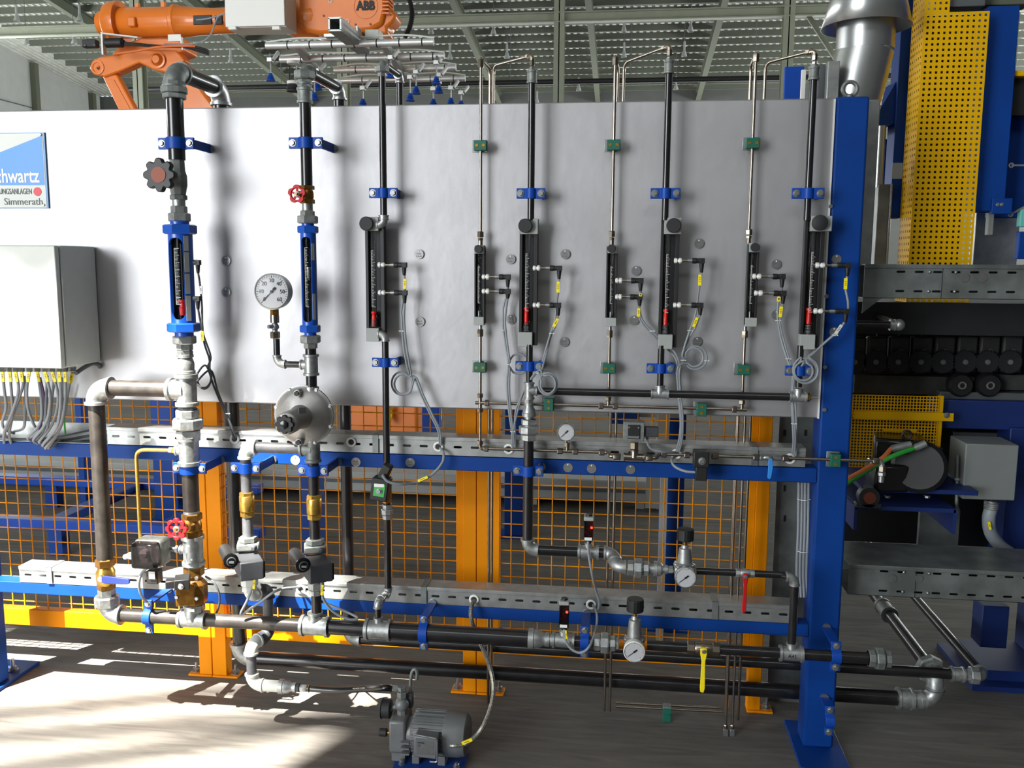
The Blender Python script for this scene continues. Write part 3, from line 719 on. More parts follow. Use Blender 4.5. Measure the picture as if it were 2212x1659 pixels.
cg = l2(788); tee(t, cg, VZ, -VX, r2, .0115, L=.034); pipe(t, l2(838), l2(808), r2)
cl = l2(970); tee(t, cl, VZ, -VX, r2*1.05, r2, 'galv_dull', L=.042)
pipe(t, l2(1070), l2(1000), r2); pipe(t, l2(1168), l2(1118), r2)
nut(t, l2(1251), l2(1240), r2*1.15); union(t, l2(1284), l2(1244), r2*.92, big=1.75); pipe(t, l2(1332), l2(1282), r2*.97)
clamp('blue clamp on the pipe above the red lobed valve wheel', l2(309), r2, .108, .034)
clamp('blue clamp on the pipe between big round governor and brass check valve', l2(1016), r2*1.02, .10, .034)
# branch 2b
t2 = thing('gas_branch', 'grey pipe branch going down to the pump hose', 'pipe line', l2b(1300))
c2 = Vector((l2b.X, Y1, cl.z)); elbow(t2, c2, VX, -VZ, r2*1.02, 'offwhite'); pipe(t2, c2+VX*.035, cl-VX*.035, r2, 'grey_pipe'); pipe(t2, l2b(1066), c2-VZ*.03, r2, 'grey_pipe'); pipe(t2, l2b(1160), l2b(1112), r2, 'grey_pipe')
nut(t2, l2b(1244), l2b(1232), r2*1.2); union(t2, l2b(1276), l2b(1236), r2*.95, 'offwhite', big=1.8)
ca = l2b(1290); Yk = -.045; cb_ = Vector((ca.x+.022, Yk, ca.z)); db = (cb_-ca).normalized()
elbow(t2, ca, VZ, db, r2*.95, 'offwhite', L=.035); elbow(t2, cb_, -db, -VZ, r2, 'dark_grey', L=.035)
cc = Vector((cb_.x, Yk, P(556, 1370, Yk).z)); pipe(t2, cb_-VZ*.03, cc+VZ*.03, r2, 'grey_pipe')
cd_ = Vector((XH(-.125, P(540, 1395, -.125).z, 542), -.125, 0)); cd_.z = cc.z; dd = (cd_-cc).normalized()
elbow(t2, cc, VZ, dd, r2, 'dark_grey', L=.035); elbow(t2, cd_, -dd, -VZ, r2, 'offwhite', L=.035)
ce = Vector((cd_.x, -.125, P(548, 1479, -.125).z)); pipe(t2, cd_-VZ*.03, ce+VZ*.03, r2*.95, 'grey_pipe'); elbow(t2, ce, VZ, VX, r2*.95, 'offwhite', L=.04)
def H_(x, z=ce.z, Y=-.125): return Vector((XH(Y, z, x), Y, z))
socket(t2, H_(566), H_(606), r2*1.12, 'offwhite', bead=False); reducer(t2, H_(604), H_(640), r2*1.3, r2*.85, 'galv'); nut(t2, H_(638), H_(648), .016, 'dark_grey'); nut(t2, H_(648), H_(664), .013, 'steel')
clamp('blue clamp under the white elbow of the grey pipe branch', l2b(1011), r2, .10, .034)
# ---------------------------------------------------------------- lines 3..6
def topfit(t, L, rows):
    a, b, c = rows   # elbow row, nut bottom row, coupling bottom row
    e = L(a); elbow(t, e, -VZ, Vector((-.86, .5, -.28)), .0062, 'stainless', L=.014, name='tube_elbow')
    nut(t, L(a+22), L(a+7), .0085, 'stainless'); nut(t, L(b), L(a+24), .0078, 'steel'); nut(t, L(b+5), L(b-2), .0115, 'galv_dull'); socket(t, L(c), L(b+3), r3*1.32, 'galv_dull')
    return e
t = thing('gas_line', 'thin black pipe line holding the solenoid valve with green label', 'pipe line', (l3.X, Y3, ZM)); T3 = t
e = l3(136); elbow(t, e, -VZ, VY, r3, 'galv_dull', L=.03); nut(t, l3(157), l3(143), r3*2.1, 'galv_dull', 8, 'union'); nut(t, l3(166), l3(156), r3*1.25)
pipe(t, l3(470), l3(165), r3); eb = Vector((l3.X+.008, .125, e.z)); db = (eb-e).normalized(); pipe(t, e+db*.025, eb-db*.025, r3); elbow(t, eb, -db, -VZ, r3); pipe(t, eb-VZ*.02, eb-VZ*.8, r3)
socket(t, l3(475), l3(465), r3*1.4); elbow(t, l3(486), VZ, -VX, r3*.95); elbow(t, l3(722), -VZ, -VX, r3*.95); 
pipe(t, l3(1008), l3(735), r3); union(t, l3(1121), l3(1089), r3*.98, big=1.9); pipe(t, l3(1275), l3(1119), r3*1.05); pipe(t, l3(1092), l3(1075), r3)
ea = l3(1283); tx = M_(817); ebb = Vector((tx.x, Y1, ea.z)); db = (ebb-ea).normalized()
elbow(t, ea, VZ, db, r3*.95, L=.022); elbow(t, ebb, -db, -VZ, r3, L=.022); pipe(t, ea, ebb, r3*.8, 'galv'); pipe(t, ebb-VZ*.02, tx+VZ*.045, r3*.9)
clamp('blue clamp on the thin pipe above the flow meter beside the slim blue meter', l3(417), r3, .092, .031); clamp('blue clamp on the thin pipe above the solenoid valve with green label', l3(783), r3, .088, .030)
t = thing('gas_line', 'thin black pipe line turning sideways to the upper pressure regulator', 'pipe line', (l4.X, Y3, 1.0)); T4 = t
E4 = topfit(t, l4, (120, 149, 180)); pipe(t, l4(476), l4(179), r3); pipe(t, l4(824), l4(744), r3*.98)
c4 = l4(844); tee(t, c4, VZ, VX, r3*1.1, r3, L=.027); nut(t, l4(871), l4(862), r3*1.35); reducer(t, l4(899), l4(870), .0205, .0145); socket(t, l4(909), l4(896), .0148, bead=False)
union(t, l4(951), l4(905), .0165, big=1.95)
r4 = .0166; pipe(t, l4(1170), l4(950), r4)
e5 = l4(1187); elbow(t, e5, VZ, VX, r4)
def H4(x, Y=Y3, z=e5.z): return Vector((XH(Y, z, x), Y, z))
pipe(t, H4(1160), H4(1252), r4); tee(t, H4(1271), VX, VZ, r4, .009, L=.034); pipe(t, H4(1290), H4(1312), r4)
Y4 = -.125; f1 = H4(1328); zR = P(1480, 1232, Y4).z; f2 = Vector((f1.x, Y4, zR))
dd = (f2-f1).normalized(); elbow(t, f1, -VX, dd, r4, L=.034); elbow(t, f2, -dd, VX, r4, L=.036)
def HR(x): return Vector((XH(Y4, zR, x), Y4, zR))
union(t, HR(1355), HR(1402), r4, big=2.0); socket(t, HR(1400), HR(1414), r4*.95, bead=False); reducer(t, HR(1412), HR(1442), r4*1.35, .0125); nut(t, HR(1441), HR(1454), .0125)
pipe(t, HR(1504), HR(1592), .0112); pipe(t, HR(1628), HR(1695), .0112)
e6 = HR(1706); e6b = Vector((M_(1709).x, Y1, zR)); elbow(t, e6b, -VX, -VZ, .0115, L=.026); pipe(t, HR(1690), e6b-VX*.02, .0112); pipe(t, e6b-VZ*.02, M_(1709)+VZ*.03, .0125)
c5, c6 = l5(851), l6(853); zz = (c4.z+c5.z+c6.z)/3
def HH(x): return Vector((XH(Y3, c4.z, x), Y3, c4.z))
c5 = Vector((l5.X, Y3, c4.z)); c6 = Vector((l6.X, Y3, c4.z))
pipe(t, c4+VX*.02, c5-VX*.02, r3*1.1); tee(t, c5, VX, VZ, r3*1.1, r3, L=.028); pipe(t, c5+VX*.02, c6-VX*.02, r3*1.1); tee(t, c6, VX, VZ, r3*1.1, r3, L=.026)
nut(t, c6+VX*.026, c6+VX*.036, .014, 'brass'); nut(t, c6+VX*.036, c6+VX*.042, .009, 'steel'); pipe(t, c6+VX*.042, c6+VX*.060, .003, 'steel', 'spigot')
def line5(L, lbl, rows, bot):
    t = thing('gas_line', lbl, 'pipe line', (L.X, Y3, c4.z+.03)); e = topfit(t, L, rows); pipe(t, L(476), L(rows[2]-1), r3); pipe(t, L(bot), L(746), r3*.98); return t, e
T5, E5 = line5(l5, 'thin black pipe line feeding the second tee of the horizontal pipe', (99, 128, 159), 834)
T6, E6 = line5(l6, 'thin black pipe line standing next to the blue post', (109, 141, 173), 836)
for L, ww, lb in ((l4, 62, 'joined to the union and wide pipe'), (l5, 64, 'ending at the middle tee'), (l6, 68, 'next to the blue post')):
    clamp('blue clamp on the upper thin pipe ' + lb, L(418), r3, ww*mpp(L(418)), .032)
for L, ro, lb in ((l4, 791, 'joined to the union and wide pipe'), (l5, 796, 'ending at the middle tee'), (l6, 801, 'next to the blue post')):
    clamp('blue clamp low on the thin pipe ' + lb, L(ro), r3, 60*mpp(L(ro)), .031)
clamp('blue clamp on the wide pipe in front of the upper beam', l4(1017), r4, .098, .034)
# ---------------------------------------------------------------- plastic-tube flow meters
def meterB(x0, x1, ytop, yblk, yb0, yb1, kx, ky, kr, gx, frow, Yf, label, red=True, bx=None, tx=None, bigcone=True):
    """x0..x1 housing, ytop/yblk top block rows, yb0/yb1 bottom block rows, knob kx,ky,kr, glass centre gx"""
    ym = (ytop+yb1)/2; c = P((x0+x1)/2, ym, Yf); m = mpp(c)
    lx = P(x0, ym, Yf).x; rx = P(x1, ym, Yf).x; G = VL(gx, ym, Yf)
    z = lambda r: ZV(c.x, Yf, r)
    t = thing('flow_meter', label, 'flow meter', (c.x, Yf, z(yb1))); d = (rx-lx); wl = d*.16
    MB().bb(lx, lx+wl, Yf-.004, Yf+.022, z(yb1)+.004, z(ytop)-.004).build('side_rail', 'black', t, bevel=.001)
    MB().bb(rx-wl*1.3, rx, Yf-.004, Yf+.022, z(yb1)+.004, z(ytop)-.004).build('side_rail', 'black', t, bevel=.001)
    MB().bb(lx, rx, Yf+.018, Yf+.022, z(yb1)+.004, z(ytop)-.004).build('back_plate', 'black', t)
    bx = bx or (x0, x1); tx = tx or (x0+2, x1)
    for (a, b_), (ra, rb), nm in ((tx, (ytop, yblk), 'top_block'), (bx, (yb0, yb1), 'bottom_block')):
        MB().bb(P(a, ym, Yf).x, P(b_, ym, Yf).x, Yf-.018, Yf+.016, z(rb), z(ra)).build(nm, 'grey_paint', t, bevel=.0015)
    kp = P(kx, ky, Yf-.036)
    MB().lathe(kp, VY, [(0, kr*m*.86), (.002, kr*m*.97), (.010, kr*m*.97), (.012, kr*m*.6), (.02, kr*m*.5)], 28).build('knob', 'rubber', t)
    zt, zb = z(yblk), z(yb0); gr = d*.17
    MB().lathe(Vector((G.X, Yf, zb)), VZ, [(0, gr*1.35 if bigcone else gr*.9), ((zt-zb)*.06, gr*1.25 if bigcone else gr*.9), ((zt-zb)*.14, gr*.82), (zt-zb, gr*.95)], 18, caps=(False, False)).build('glass_tube', 'glass', t)
    mb = MB(); ticks(mb, Vector((G.X-gr*.3, Yf-gr*1.05, 0)), VX, zb+(zt-zb)*.22, zb+(zt-zb)*.80, 38 if bigcone else 26, gr*1.1); mb.build('scale', 'white', t)
    fz = z(frow)
    if red:
        mb = MB(); mb.lathe(Vector((G.X, Yf, fz)), VZ, [(0, gr*.72), (.008, gr*.8), (.036, gr*.74), (.038, gr*.6), (.042, gr*.85), (.048, gr*.85), (.049, gr*.6)], 16); lab(mb.build('float', 'red_float', t), 'red float')
        mb = MB()
        for i in range(6): mb.torus((G.X, Yf, zb+.004+i*.0045), VZ, gr*(1.0-.03*i), .0012, 16, 5)
        mb.build('spring', 'steel', t)
    else:
        MB().cyl((G.X, Yf, zb), (G.X, Yf, fz), gr*.5, 10).build('float', 'steel', t)
    return t
meterB(790.5, 831, 469, 499, 708, 737, 790.5, 483, 15.5, 807, 705, -.06, 'black framed flow meter with red float beside the slim blue meter', bx=(792, 820), tx=(799, 822))
meterB(1122, 1161, 473, 506, 717, 748, 1134.5, 487.5, 15.5, 1138, 697, -.06, 'black framed flow meter with red float above the union and wide pipe', bx=(1121, 1152), tx=(1124, 1162))
meterB(1425, 1465, 471, 506, 722, 753, 1455.5, 487, 16, 1440, 702, -.06, 'black framed flow meter with red float above the middle tee', bx=(1425, 1456), tx=(1431, 1468))
meterB(1733, 1776, 467, 500, 722, 754, 1772, 481, 17, 1751, 700, -.06, 'black framed flow meter with red float next to the blue post', bx=(1732, 1765), tx=(1743, 1788))
meterB(1025, 1047, 530, 548, 684, 702, 1033, 538, 9, 1034.5, 672, YT-.01, 'small steel float meter left of the meter above the union and wide pipe'.replace('left of', 'beside'), False, bigcone=False)
meterB(1309, 1333, 529, 547, 686, 704, 1321, 537, 9, 1320, 674, YT-.01, 'small steel float meter between the two middle red float meters', False, bigcone=False)
meterB(1612, 1637, 525, 545, 686, 705, 1631.5, 534, 9.5, 1622, 674, YT-.01, 'small steel float meter on the thin tube nearest the blue post', False, bigcone=False)
# ================================================================ valves and instruments on the lines
def cab(par, pts, r, m='cable', name='cable', k=8, n=8): return MB().tube(smoothpts([P(*q) for q in pts], k), r, n).build(name, m, par)
def ell(cx, cy, rx, ry, a0, a1, Y, n=9): return [(cx+rx*math.cos(R_(a0+(a1-a0)*i/n)), cy+ry*math.sin(R_(a0+(a1-a0)*i/n)), Y) for i in range(n+1)]
def ctag(par, x0, y0, x1, y1, Y, w=.0095, m='tag_yellow'):
    a, b = P(x0, y0, Y), P(x1, y1, Y); o = MB().bar(a, b, w, .004, up=VY).build('cable_tag', m, par)
    mb = MB(); d = (b-a)
    for k in (.3, .45, .6): mb.box(a+d*k-VY*.0023, (w*.5, .0006, .0016))
    mb.build('tag_print', 'print', o); return o
def tie(par, x, y, Y, w=.016):
    c = P(x, y, Y); mb = MB(); mb.torus(c, VZ, w*.42, .0011, 14, 6); mb.box(c+Vector((w*.45, -.003, 0)), (.004, .003, .003)); return mb.build('cable_tie', 'white', par)
# red lobed wheel gate valve (line 2)
t = thing('gate_valve', 'brass gate valve with red five lobed wheel above the slim blue meter', 'valve', l2(440))
nut(t, l2(410), l2(401), r2*1.35, 'brass'); nut(t, l2(440), l2(430), r2*1.35, 'brass'); MB().lathe(l2(432), VZ, [(0, r2*1.0), (.008, r2*1.15), (.022, r2*1.15), (.03, r2)], 16).build('valve_body', 'brass', t)
kc = P(643, 419.5, Y1-.06); MB().cyl(l2(420), kc+VY*.004, .010).build('bonnet', 'brass', t)
handwheel(t, kc, 20*mpp(kc), 5, 'red', 20*mpp(kc)*.62, .006)
# red spoked wheel gate valve (line 1)
t = thing('gate_valve', 'brass gate valve with red open-spoked wheel above the brass solenoid valve', 'valve', l1(1158))
nut(t, l1(1124), l1(1108), r1*1.28, 'brass'); nut(t, l1(1158), l1(1146), r1*1.25, 'brass'); MB().lathe(l1(1150), VZ, [(0, r1), (.012, r1*1.18), (.03, r1*1.18), (.042, r1)], 18).build('valve_body', 'brass', t)
kc = P(383, 1142, Y1-.085); MB().lathe(l1(1132)-VY*.01, kc-l1(1132), [(0, .022), (.03, .021), (.034, .012), (.075, .009)], 14).build('bonnet', 'brass', t)
handwheel(t, kc, 24.5*mpp(kc), 8, 'red', 24.5*mpp(kc)*.66, .007)
# brass solenoid valve (line 1)
t = thing('solenoid_valve', 'brass bodied solenoid valve with black coil standing on the header pipe', 'solenoid valve', l1(1305))
nut(t, l1(1243), l1(1222), r1*1.3, 'brass')
b = l1(1275); M = Matrix.Rotation(R_(20), 3, 'Z')
MB().lathe(l1(1306), VZ, [(0, r1*1.0), (.012, r1*1.5), (.03, r1*1.62), (.075, r1*1.62), (.092, r1*1.1)], 8, ph=.4).build('valve_body', 'brass', t, bevel=.002, smooth=25)
MB().box(b+Vector((-.012, -.040, .0)), (.062, .03, .072), M).build('front_flange', 'brass', t, bevel=.003)
for x, y in ((426, 1248), (426, 1292), (383, 1289)): bolt(t, P(x, y, Y1-.058), .0068, .006, washer=False, name='cap_screw')
cc = P(394, 1257, Y1-.08); M2 = Matrix.Rotation(R_(24), 3, 'Z')
MB().box(cc, (.048, .062, .034), M2).build('coil', 'black', t, bevel=.003); MB().box(cc+M2 @ Vector((-.036, -.004, .0)), (.03, .036, .026), M2).build('connector', 'black', t, bevel=.003)
bolt(t, cc+M2 @ Vector((-.004, -.032, -.004)), .0075, .004, name='coil_screw')
cab(t, [(444, 1245, Y1), (462, 1258, Y1-.01), (474, 1285, Y1), (472, 1312, Y1+.03), (462, 1335, Y1+.04)], .0035, 'cable_dark')
MB().box(l1(1311)+VY*-(r1*1.2), (.024, .002, .010)).build('marking_label', 'white', t)
# pressure switch with smoked cover
t = thing('pressure_switch', 'pressure switch box with clear smoked cover beside the tee below the red spoked wheel', 'pressure switch', P(318, 1260, Y1-.02))
fc = P(315, 1199, Y1-.075); m = mpp(fc); 
MB().box(fc+VY*.045, (62*m, .07, 60*m)).build('body', 'galv_dull', t, bevel=.010); MB().box(fc, (57*m, .045, 57*m)).build('cover', 'smoked', t, bevel=.010)
mb = MB(); mb.bb(fc.x-20*m, fc.x+22*m, fc.y+.015, fc.y+.02, fc.z-22*m, fc.z+22*m); mb.build('dial_plate', 'dark_grey', t)
mb = MB(); mb.cyl(fc+Vector((-.006, .012, .006)), fc+Vector((-.006, -.008, .006)), .013, 14); mb.box(fc+Vector((-.004, .006, -.018)), (.022, .016, .016)); mb.build('adjuster', 'lens', t)
MB().box(P(334, 1244, Y1-.06), (.040, .036, .044)).build('connector', 'black', t, bevel=.003); MB().box(P(328, 1243, Y1-.0835), (.022, .001, .026)).build('connector_label', 'tag_steel', t)
nut(t, P(292, 1202, Y1-.03), P(278, 1200, Y1-.03), .013, 'offwhite'); nut(t, P(280, 1200, Y1-.03), P(268, 1204, Y1-.03), .009, 'offwhite')
q = Vector(cs); MB().cyl(q-VX*.045, q-VX*.12, .0075).build('nipple', 'steel', t); nut(t, q-VX*.052, q-VX*.062, .013, 'galv'); nut(t, q-VX*.085, q-VX*.105, .012, 'offwhite')
cab(t, [(320, 1226, Y1-.07), (306, 1238, Y1-.075), (300, 1262, Y1-.07), (305, 1285, Y1-.05), (318, 1302, Y1+.0), (330, 1312, Y1+.05)], .0045, 'cable')
# impulse tube from tee to the switch
t = thing('impulse_tube', 'thin brass coloured impulse tube bent down beside the bypass pipe', 'tube', P(303, 1190, Y1))
a = cb-VX*.045; nut(t, a+VX*.01, a-VX*.012, .012, 'brass_bright'); nut(t, a-VX*.012, a-VX*.026, .010, 'galv')
k_ = Vector((P(295, 1000, Y1-.01).x, Y1-.01, a.z)); MB().tube(bendpts([a-VX*.02, k_, Vector((k_.x, Y1-.01, P(303, 1180, Y1-.01).z))], .03), .0062, 10).build('tube', 'brass_bright', t)
# brass check valves
for L, r0, nm in ((l2b, 1062, 'on the grey pipe branch'), (l2, 1068, 'below the big round governor')):
    t = thing('check_valve', 'bright brass check valve ' + nm, 'check valve', L(r0+54))
    nut(t, L(r0+9), L(r0), r2*1.35, 'brass_bright'); MB().lathe(L(r0+41), VZ, [(0, r2*1.35), (.002, r2*1.42), (.048, r2*1.42), (.052, r2*1.3)], 20).build('valve_body', 'brass_bright', t); nut(t, L(r0+54), L(r0+41), r2*1.3, 'brass_bright')
# gas valves with black actuators
for L, r0, nm, (kx, ky), cp in ((l2b, 1158, 'on the grey pipe branch', (499, 1212), [(549, 1232), (547, 1260), (535, 1295), (521, 1327), (560, 1302), (600, 1275), (648, 1268)]), (l2, 1163, 'on the pipe below the big round governor', (655, 1221), [(696, 1245), (695, 1275), (702, 1300), (725, 1325), (757, 1338), (772, 1334), (740, 1318), (690, 1297), (652, 1277)])):
    t = thing('gas_valve', 'gas valve with black actuator box ' + nm, 'gas valve', L(r0+84))
    nut(t, L(r0+12), L(r0), r2*1.75, 'galv_dull'); MB().box(L(r0+20), (.072, .06, .024), Matrix.Rotation(R_(20), 3, 'Z')).build('valve_body', 'galv_dull', t, bevel=.004)
    MB().box(L(r0+20)+Vector((.03, -.02, 0)), (.014, .03, .016)).build('side_screw', 'dark_grey', t, bevel=.003)
    M = Matrix.Rotation(R_(33), 3, 'Z'); c = L(r0+52)+Vector((.020, -.055, 0))
    kp = P(kx, ky, Y1-.13)
    MB().box(c+VX*.004, (.075, .115, .062), M).build('actuator_box', 'dark_grey', t, bevel=.004)
    MB().box(c+M @ Vector((.040, 0, .0)), (.012, .112, .056), M).build('clear_cover', 'smoked', t, bevel=.003)
    dk = (M @ VY); MB().lathe(kp+dk*.006, dk, [(0, .021), (.12, .021)], 22).build('coil', 'black', t)
    MB().lathe(kp+dk*.006, -dk, [(0, .024), (.006, .024), (.010, .012), (.016, .012)], 22).build('coil_cap', 'black_gloss', t)
    mb = MB(); mb.torus(kp-dk*.007, dk, .013, .002, 14, 6); mb.bar(kp-dk*.014-VX*.008, kp-dk*.014+VX*.008, .006, .006); mb.build('cap_slot', 'grey_dark', t)
    MB().cyl(L(r0+82), L(r0+70), r2*1.0).build('outlet', 'galv_dull', t)
    cab(t, [(cp[0][0], cp[0][1], Y1-.06)]+[(x, y, Y1-.055+i*.012) for i, (x, y) in enumerate(cp[1:-1])]+[(cp[-1][0], cp[-1][1], -.002)], .0043, 'cable')
    MB().cyl(P(cp[0][0], cp[0][1]-8, Y1-.06), P(cp[0][0], cp[0][1]+3, Y1-.06), .011, 12).build('cable_gland', 'grey_paint', t)
    ctag(t, cp[0][0]+1, cp[0][1]+18, cp[0][0]-3 if nm[3:7] == 'the g' else cp[0][0]-1, cp[0][1]+40, Y1-.062, .008)
# big round governor
t = thing('gas_governor', 'large round cast grey gas pressure governor with black knob', 'governor', l2(950))
c = P(655, 898, Y1-.02); m = mpp(c); R = 66*m
MB().lathe(c+VY*.05, -VY, [(0, R*.35), (.02, R*.6), (.035, R*.93), (.036, R), (.046, R), (.047, R*.95), (.052, R*.90), (.062, R*.72), (.075, R*.40), (.082, R*.36), (.150, R*.33), (.156, R*.36), (.200, R*.36), (.206, R*.28)], 40).build('diaphragm_case', 'governor', t)
mb = MB(); w_ = lobed(R*.30, 8, .005); mb.prism(w_, c-VY*.152, VX, VZ, -VY*.014); mb.build('knob', 'black', t, bevel=.002)
MB().hexa(c-VY*.168, VY, R*.14, .006).build('knob_nut', 'black_gloss', t)
for a in (20, 62, 118, 165, 205, 250, 292, 340): bolt(t, c+Vector((math.cos(R_(a))*R*.96, .004, math.sin(R_(a))*R*.96)), .0055, .004, name='rim_screw')
for dx, dy in ((-9, -50), (-6, 55)):
    q = P(655+dx, 898+dy, Y1-.03); mb = MB(); mb.lathe(q, -VY, [(0, .014), (.02, .011)], 14); mb.build('boss', 'governor', t); MB().lathe(q-VY*.02, -VY, [(0, .0085), (.006, .0085)], 6).build('plug', 'black', t)
MB().box(P(640, 895, Y1-.16)+Vector((.02, .0, .012)), (.028, .001, .018), Matrix.Rotation(R_(60), 3, 'Z')).build('type_plate', 'tag_steel', t)
MB().lathe(l2(955), VZ, [(0, r2*1.3), (.02, r2*1.5), ((l2(835)-l2(955)).length-.02, r2*1.5), ((l2(835)-l2(955)).length, r2*1.3)], 18).build('valve_body', 'governor', t)
# round dial gauges
def gauge(label, x, y, Rpx, Yf, dep, stem, nums=None, needle=-135, rim='steel', axis=None, dm='dial'):
    c = P(x, y, Yf); R = Rpx*mpp(c); t = thing('pressure_gauge', label, 'gauge', c-VZ*R if stem is None else stem)
    MB().lathe(c+VY*dep, -VY, [(0, R*.92), (dep*.1, R*.95), (dep*.8, R*.95), (dep*.82, R), (dep, R), (dep+.002, R*.93), (dep-.002, R*.90)], 36, caps=(True, False)).build('case', rim, t)
    MB().lathe(c+VY*.002, -VY, [(0, R*.91), (.001, R*.91)], 36).build('dial', dm, t)
    mb = MB()
    for i in range(31):
        a = R_(225-270*i/30); l_ = .10 if i % 5 == 0 else .05; d = Vector((math.cos(a), 0, math.sin(a)))
        mb.bar(c+d*R*.88-VY*.0002, c+d*R*(.88-l_*1.2)-VY*.0002, R*.028, .0006, up=VY)
    mb.build('scale', 'print', t)
    if nums:
        for i, s_ in enumerate(nums):
            a = R_(225-270*i/(len(nums)-1)); text_mesh(s_, R*.30, c+Vector((math.cos(a)*R*.60, -.0006, math.sin(a)*R*.60)), VX, VZ, 'numeral', 'print', t, .0002)
    a = R_(needle); d = Vector((math.cos(a), 0, math.sin(a))); mb = MB(); mb.bar(c-d*R*.30-VY*.002, c+d*R*.72-VY*.002, R*.05, .0008, up=VY); mb.bar(c-d*R*.32-VY*.002, c-d*R*.12-VY*.002, R*.14, .0008, up=VY); mb.lathe(c-VY*.001, -VY, [(0, R*.09), (.002, R*.09)], 14); mb.build('needle', 'print', t)
    MB().lathe(c-VY*(.0032), -VY, [(0, R*.9), (.0006, R*.88)], 30).build('window', 'glass', t)
    return t, c, R
g0 = Vector((P(598, 760, Y1).x, Y1, cg.z))
t, c, R = gauge('large dial gauge numbered 0 to 60 on an angled black pipe arm', 587, 630, 39.5, Y1-.03, .042, g0, ['0', '10', '20', '30', '40', '50', '60'], -135)
s_ = VL(592, 700, Y1-.01)
def sv(row): return Vector((g0.x, Y1-.01, ZV(g0.x, Y1-.01, row)))
elbow(t, g0, VX, VZ, .0105, L=.028); pipe(t, g0+VX*.02, cg-VX*.025, .0105); pipe(t, g0+VZ*.02, sv(732)+VY*.01, .0105)
nut(t, sv(731), sv(716), .0155, 'stainless'); MB().lathe(sv(717), VZ, [(0, .009), (.006, .008), (.012, .013), (.02, .013), (.026, .009), (.03, .008)], 14).build('cock', 'steel', t)
MB().cyl(sv(705)-VY*.004, sv(705)-VY*.025-VX*.012, .006, 12).build('cock_screw', 'steel', t); MB().cyl(sv(697), sv(680), .014, 16).build('adapter', 'stainless', t); nut(t, sv(681), sv(667), .0135, 'brass')
# enclosure
XE = P(212, 660, 0).x
lo, hi = -.6, 0.0
for _ in range(40):
    md = (lo+hi)/2
    if proj((XE, md, 1.45))[0] < 126: lo = md
    else: hi = md
YE = (lo+hi)/2
ze0, ze1 = ZV(XE, YE, 796), ZV(XE, YE, 530); xe0 = XE-.62
t = thing('enclosure', 'pale grey wall enclosure with cables hanging out below', 'enclosure', (XE-.3, YE/2, ze0))
MB().bb(xe0, XE, YE+.028, -.002, ze0, ze1).build('box_body', 'enclosure', t, bevel=.003); MB().bb(xe0, XE-.001, YE, YE+.022, ze0-.001, ze1-.001).build('door', 'enclosure', t, bevel=.003)
MB().bb(xe0+.004, XE-.006, YE+.02, YE+.03, ze0+.003, ze1-.004).build('door_seal', 'black', t)
CB = [(5, 'a'), (22, 'b'), (33, 'c'), (46, 'd'), (64, 'e'), (80, 'f'), (96, 'g'), (112, 'h'), (127, 'i'), (140, 'j'), (158, 'k')]
routes = [[(5, 800), (9, 840), (13, 880), (5, 912), (12, 928), (30, 936)], [(21, 800), (25, 850), (28, 890), (18, 920), (10, 940), (28, 950)], [(33, 800), (40, 840), (30, 880), (12, 925), (8, 945), (10, 960)], [(46, 800), (50, 830), (38, 870), (26, 905), (20, 940), (26, 962)], [(63, 800), (58, 840), (60, 880), (72, 915), (80, 925)], [(80, 800), (88, 850), (90, 900), (80, 925), (60, 945), (70, 955)], [(96, 800), (108, 850), (105, 895), (92, 925), (72, 950), (85, 960)], [(112, 800), (125, 850), (122, 890), (108, 925), (85, 955), (100, 955)], [(127, 800), (131, 850), (128, 900), (118, 930), (92, 962), (110, 958)], [(140, 800), (142, 850), (136, 900), (124, 935), (98, 968), (120, 955)], [(157, 803), (148, 840), (140, 890), (128, 930), (104, 968), (130, 950)]]
# second layer of strands between the tagged ones
extra = [[(52, 812), (55, 850), (54, 900), (50, 925), (30, 932)], [(86, 815), (95, 860), (90, 905), (84, 935), (66, 950)], [(102, 812), (100, 860), (98, 900), (94, 930), (75, 955)], [(118, 815), (112, 860), (108, 900), (98, 935), (80, 958)], [(134, 815), (134, 860), (132, 905), (122, 938), (96, 966)]]
for i, rt in enumerate(routes+extra):
    yo = YE*.55 + (.02 if i % 2 else -.02) if i < len(routes) else YE*.3
    if i == len(routes)-1: yo = YE*.35
    c = thing('signal_cable', ['grey signal cable with yellow marker hanging from the enclosure', 'plain grey signal cable hanging between the yellow marked ones'][i >= len(routes)], 'cable', P(rt[-1][0], rt[-1][1], -.03), 'cables hanging below the enclosure')
    n = len(rt); ys = [yo+(-.03-yo)*max(0, (j-1.2)/(n-2.2)) if j > 1 else yo for j in range(n)]; ys[-1] = .02; ys[-2] = min(ys[-2], -.015)
    cab(c, [(x, y, q) for (x, y), q in zip(rt, ys)], .0048, 'cable' if i != 12 else 'cable_violet')
    if i < len(routes):
        x0, y0 = rt[0]; x1 = rt[1][0]; k = .5
        ctag(c, x0+(x1-x0)*.05, y0+3, x0+(x1-x0)*.6, y0+25, yo-.006, .0105)
        nut(c, P(x0, 803, yo), P(x0, 792, yo), .011, 'steel', name='cable_gland')
c = thing('cable_bundle', 'dark cables lying along the open tray below the enclosure', 'cable bundle', P(120, 955, .03))
for i, (y0, y1) in enumerate(((948, 930), (952, 935), (957, 941), (945, 926), (961, 946), (950, 938))):
    yy = .02+.009*i; cab(c, [(-20, y0-2, yy), (60, y0+5, yy-.01), (130, y0-1, yy), (200, y1+4, yy), (240, y1+4, yy+.005)], .0055, 'cable_dark' if i % 2 else 'cable')
for i, (x, y) in enumerate(((88, 920), (110, 916), (123, 930))):
    pass
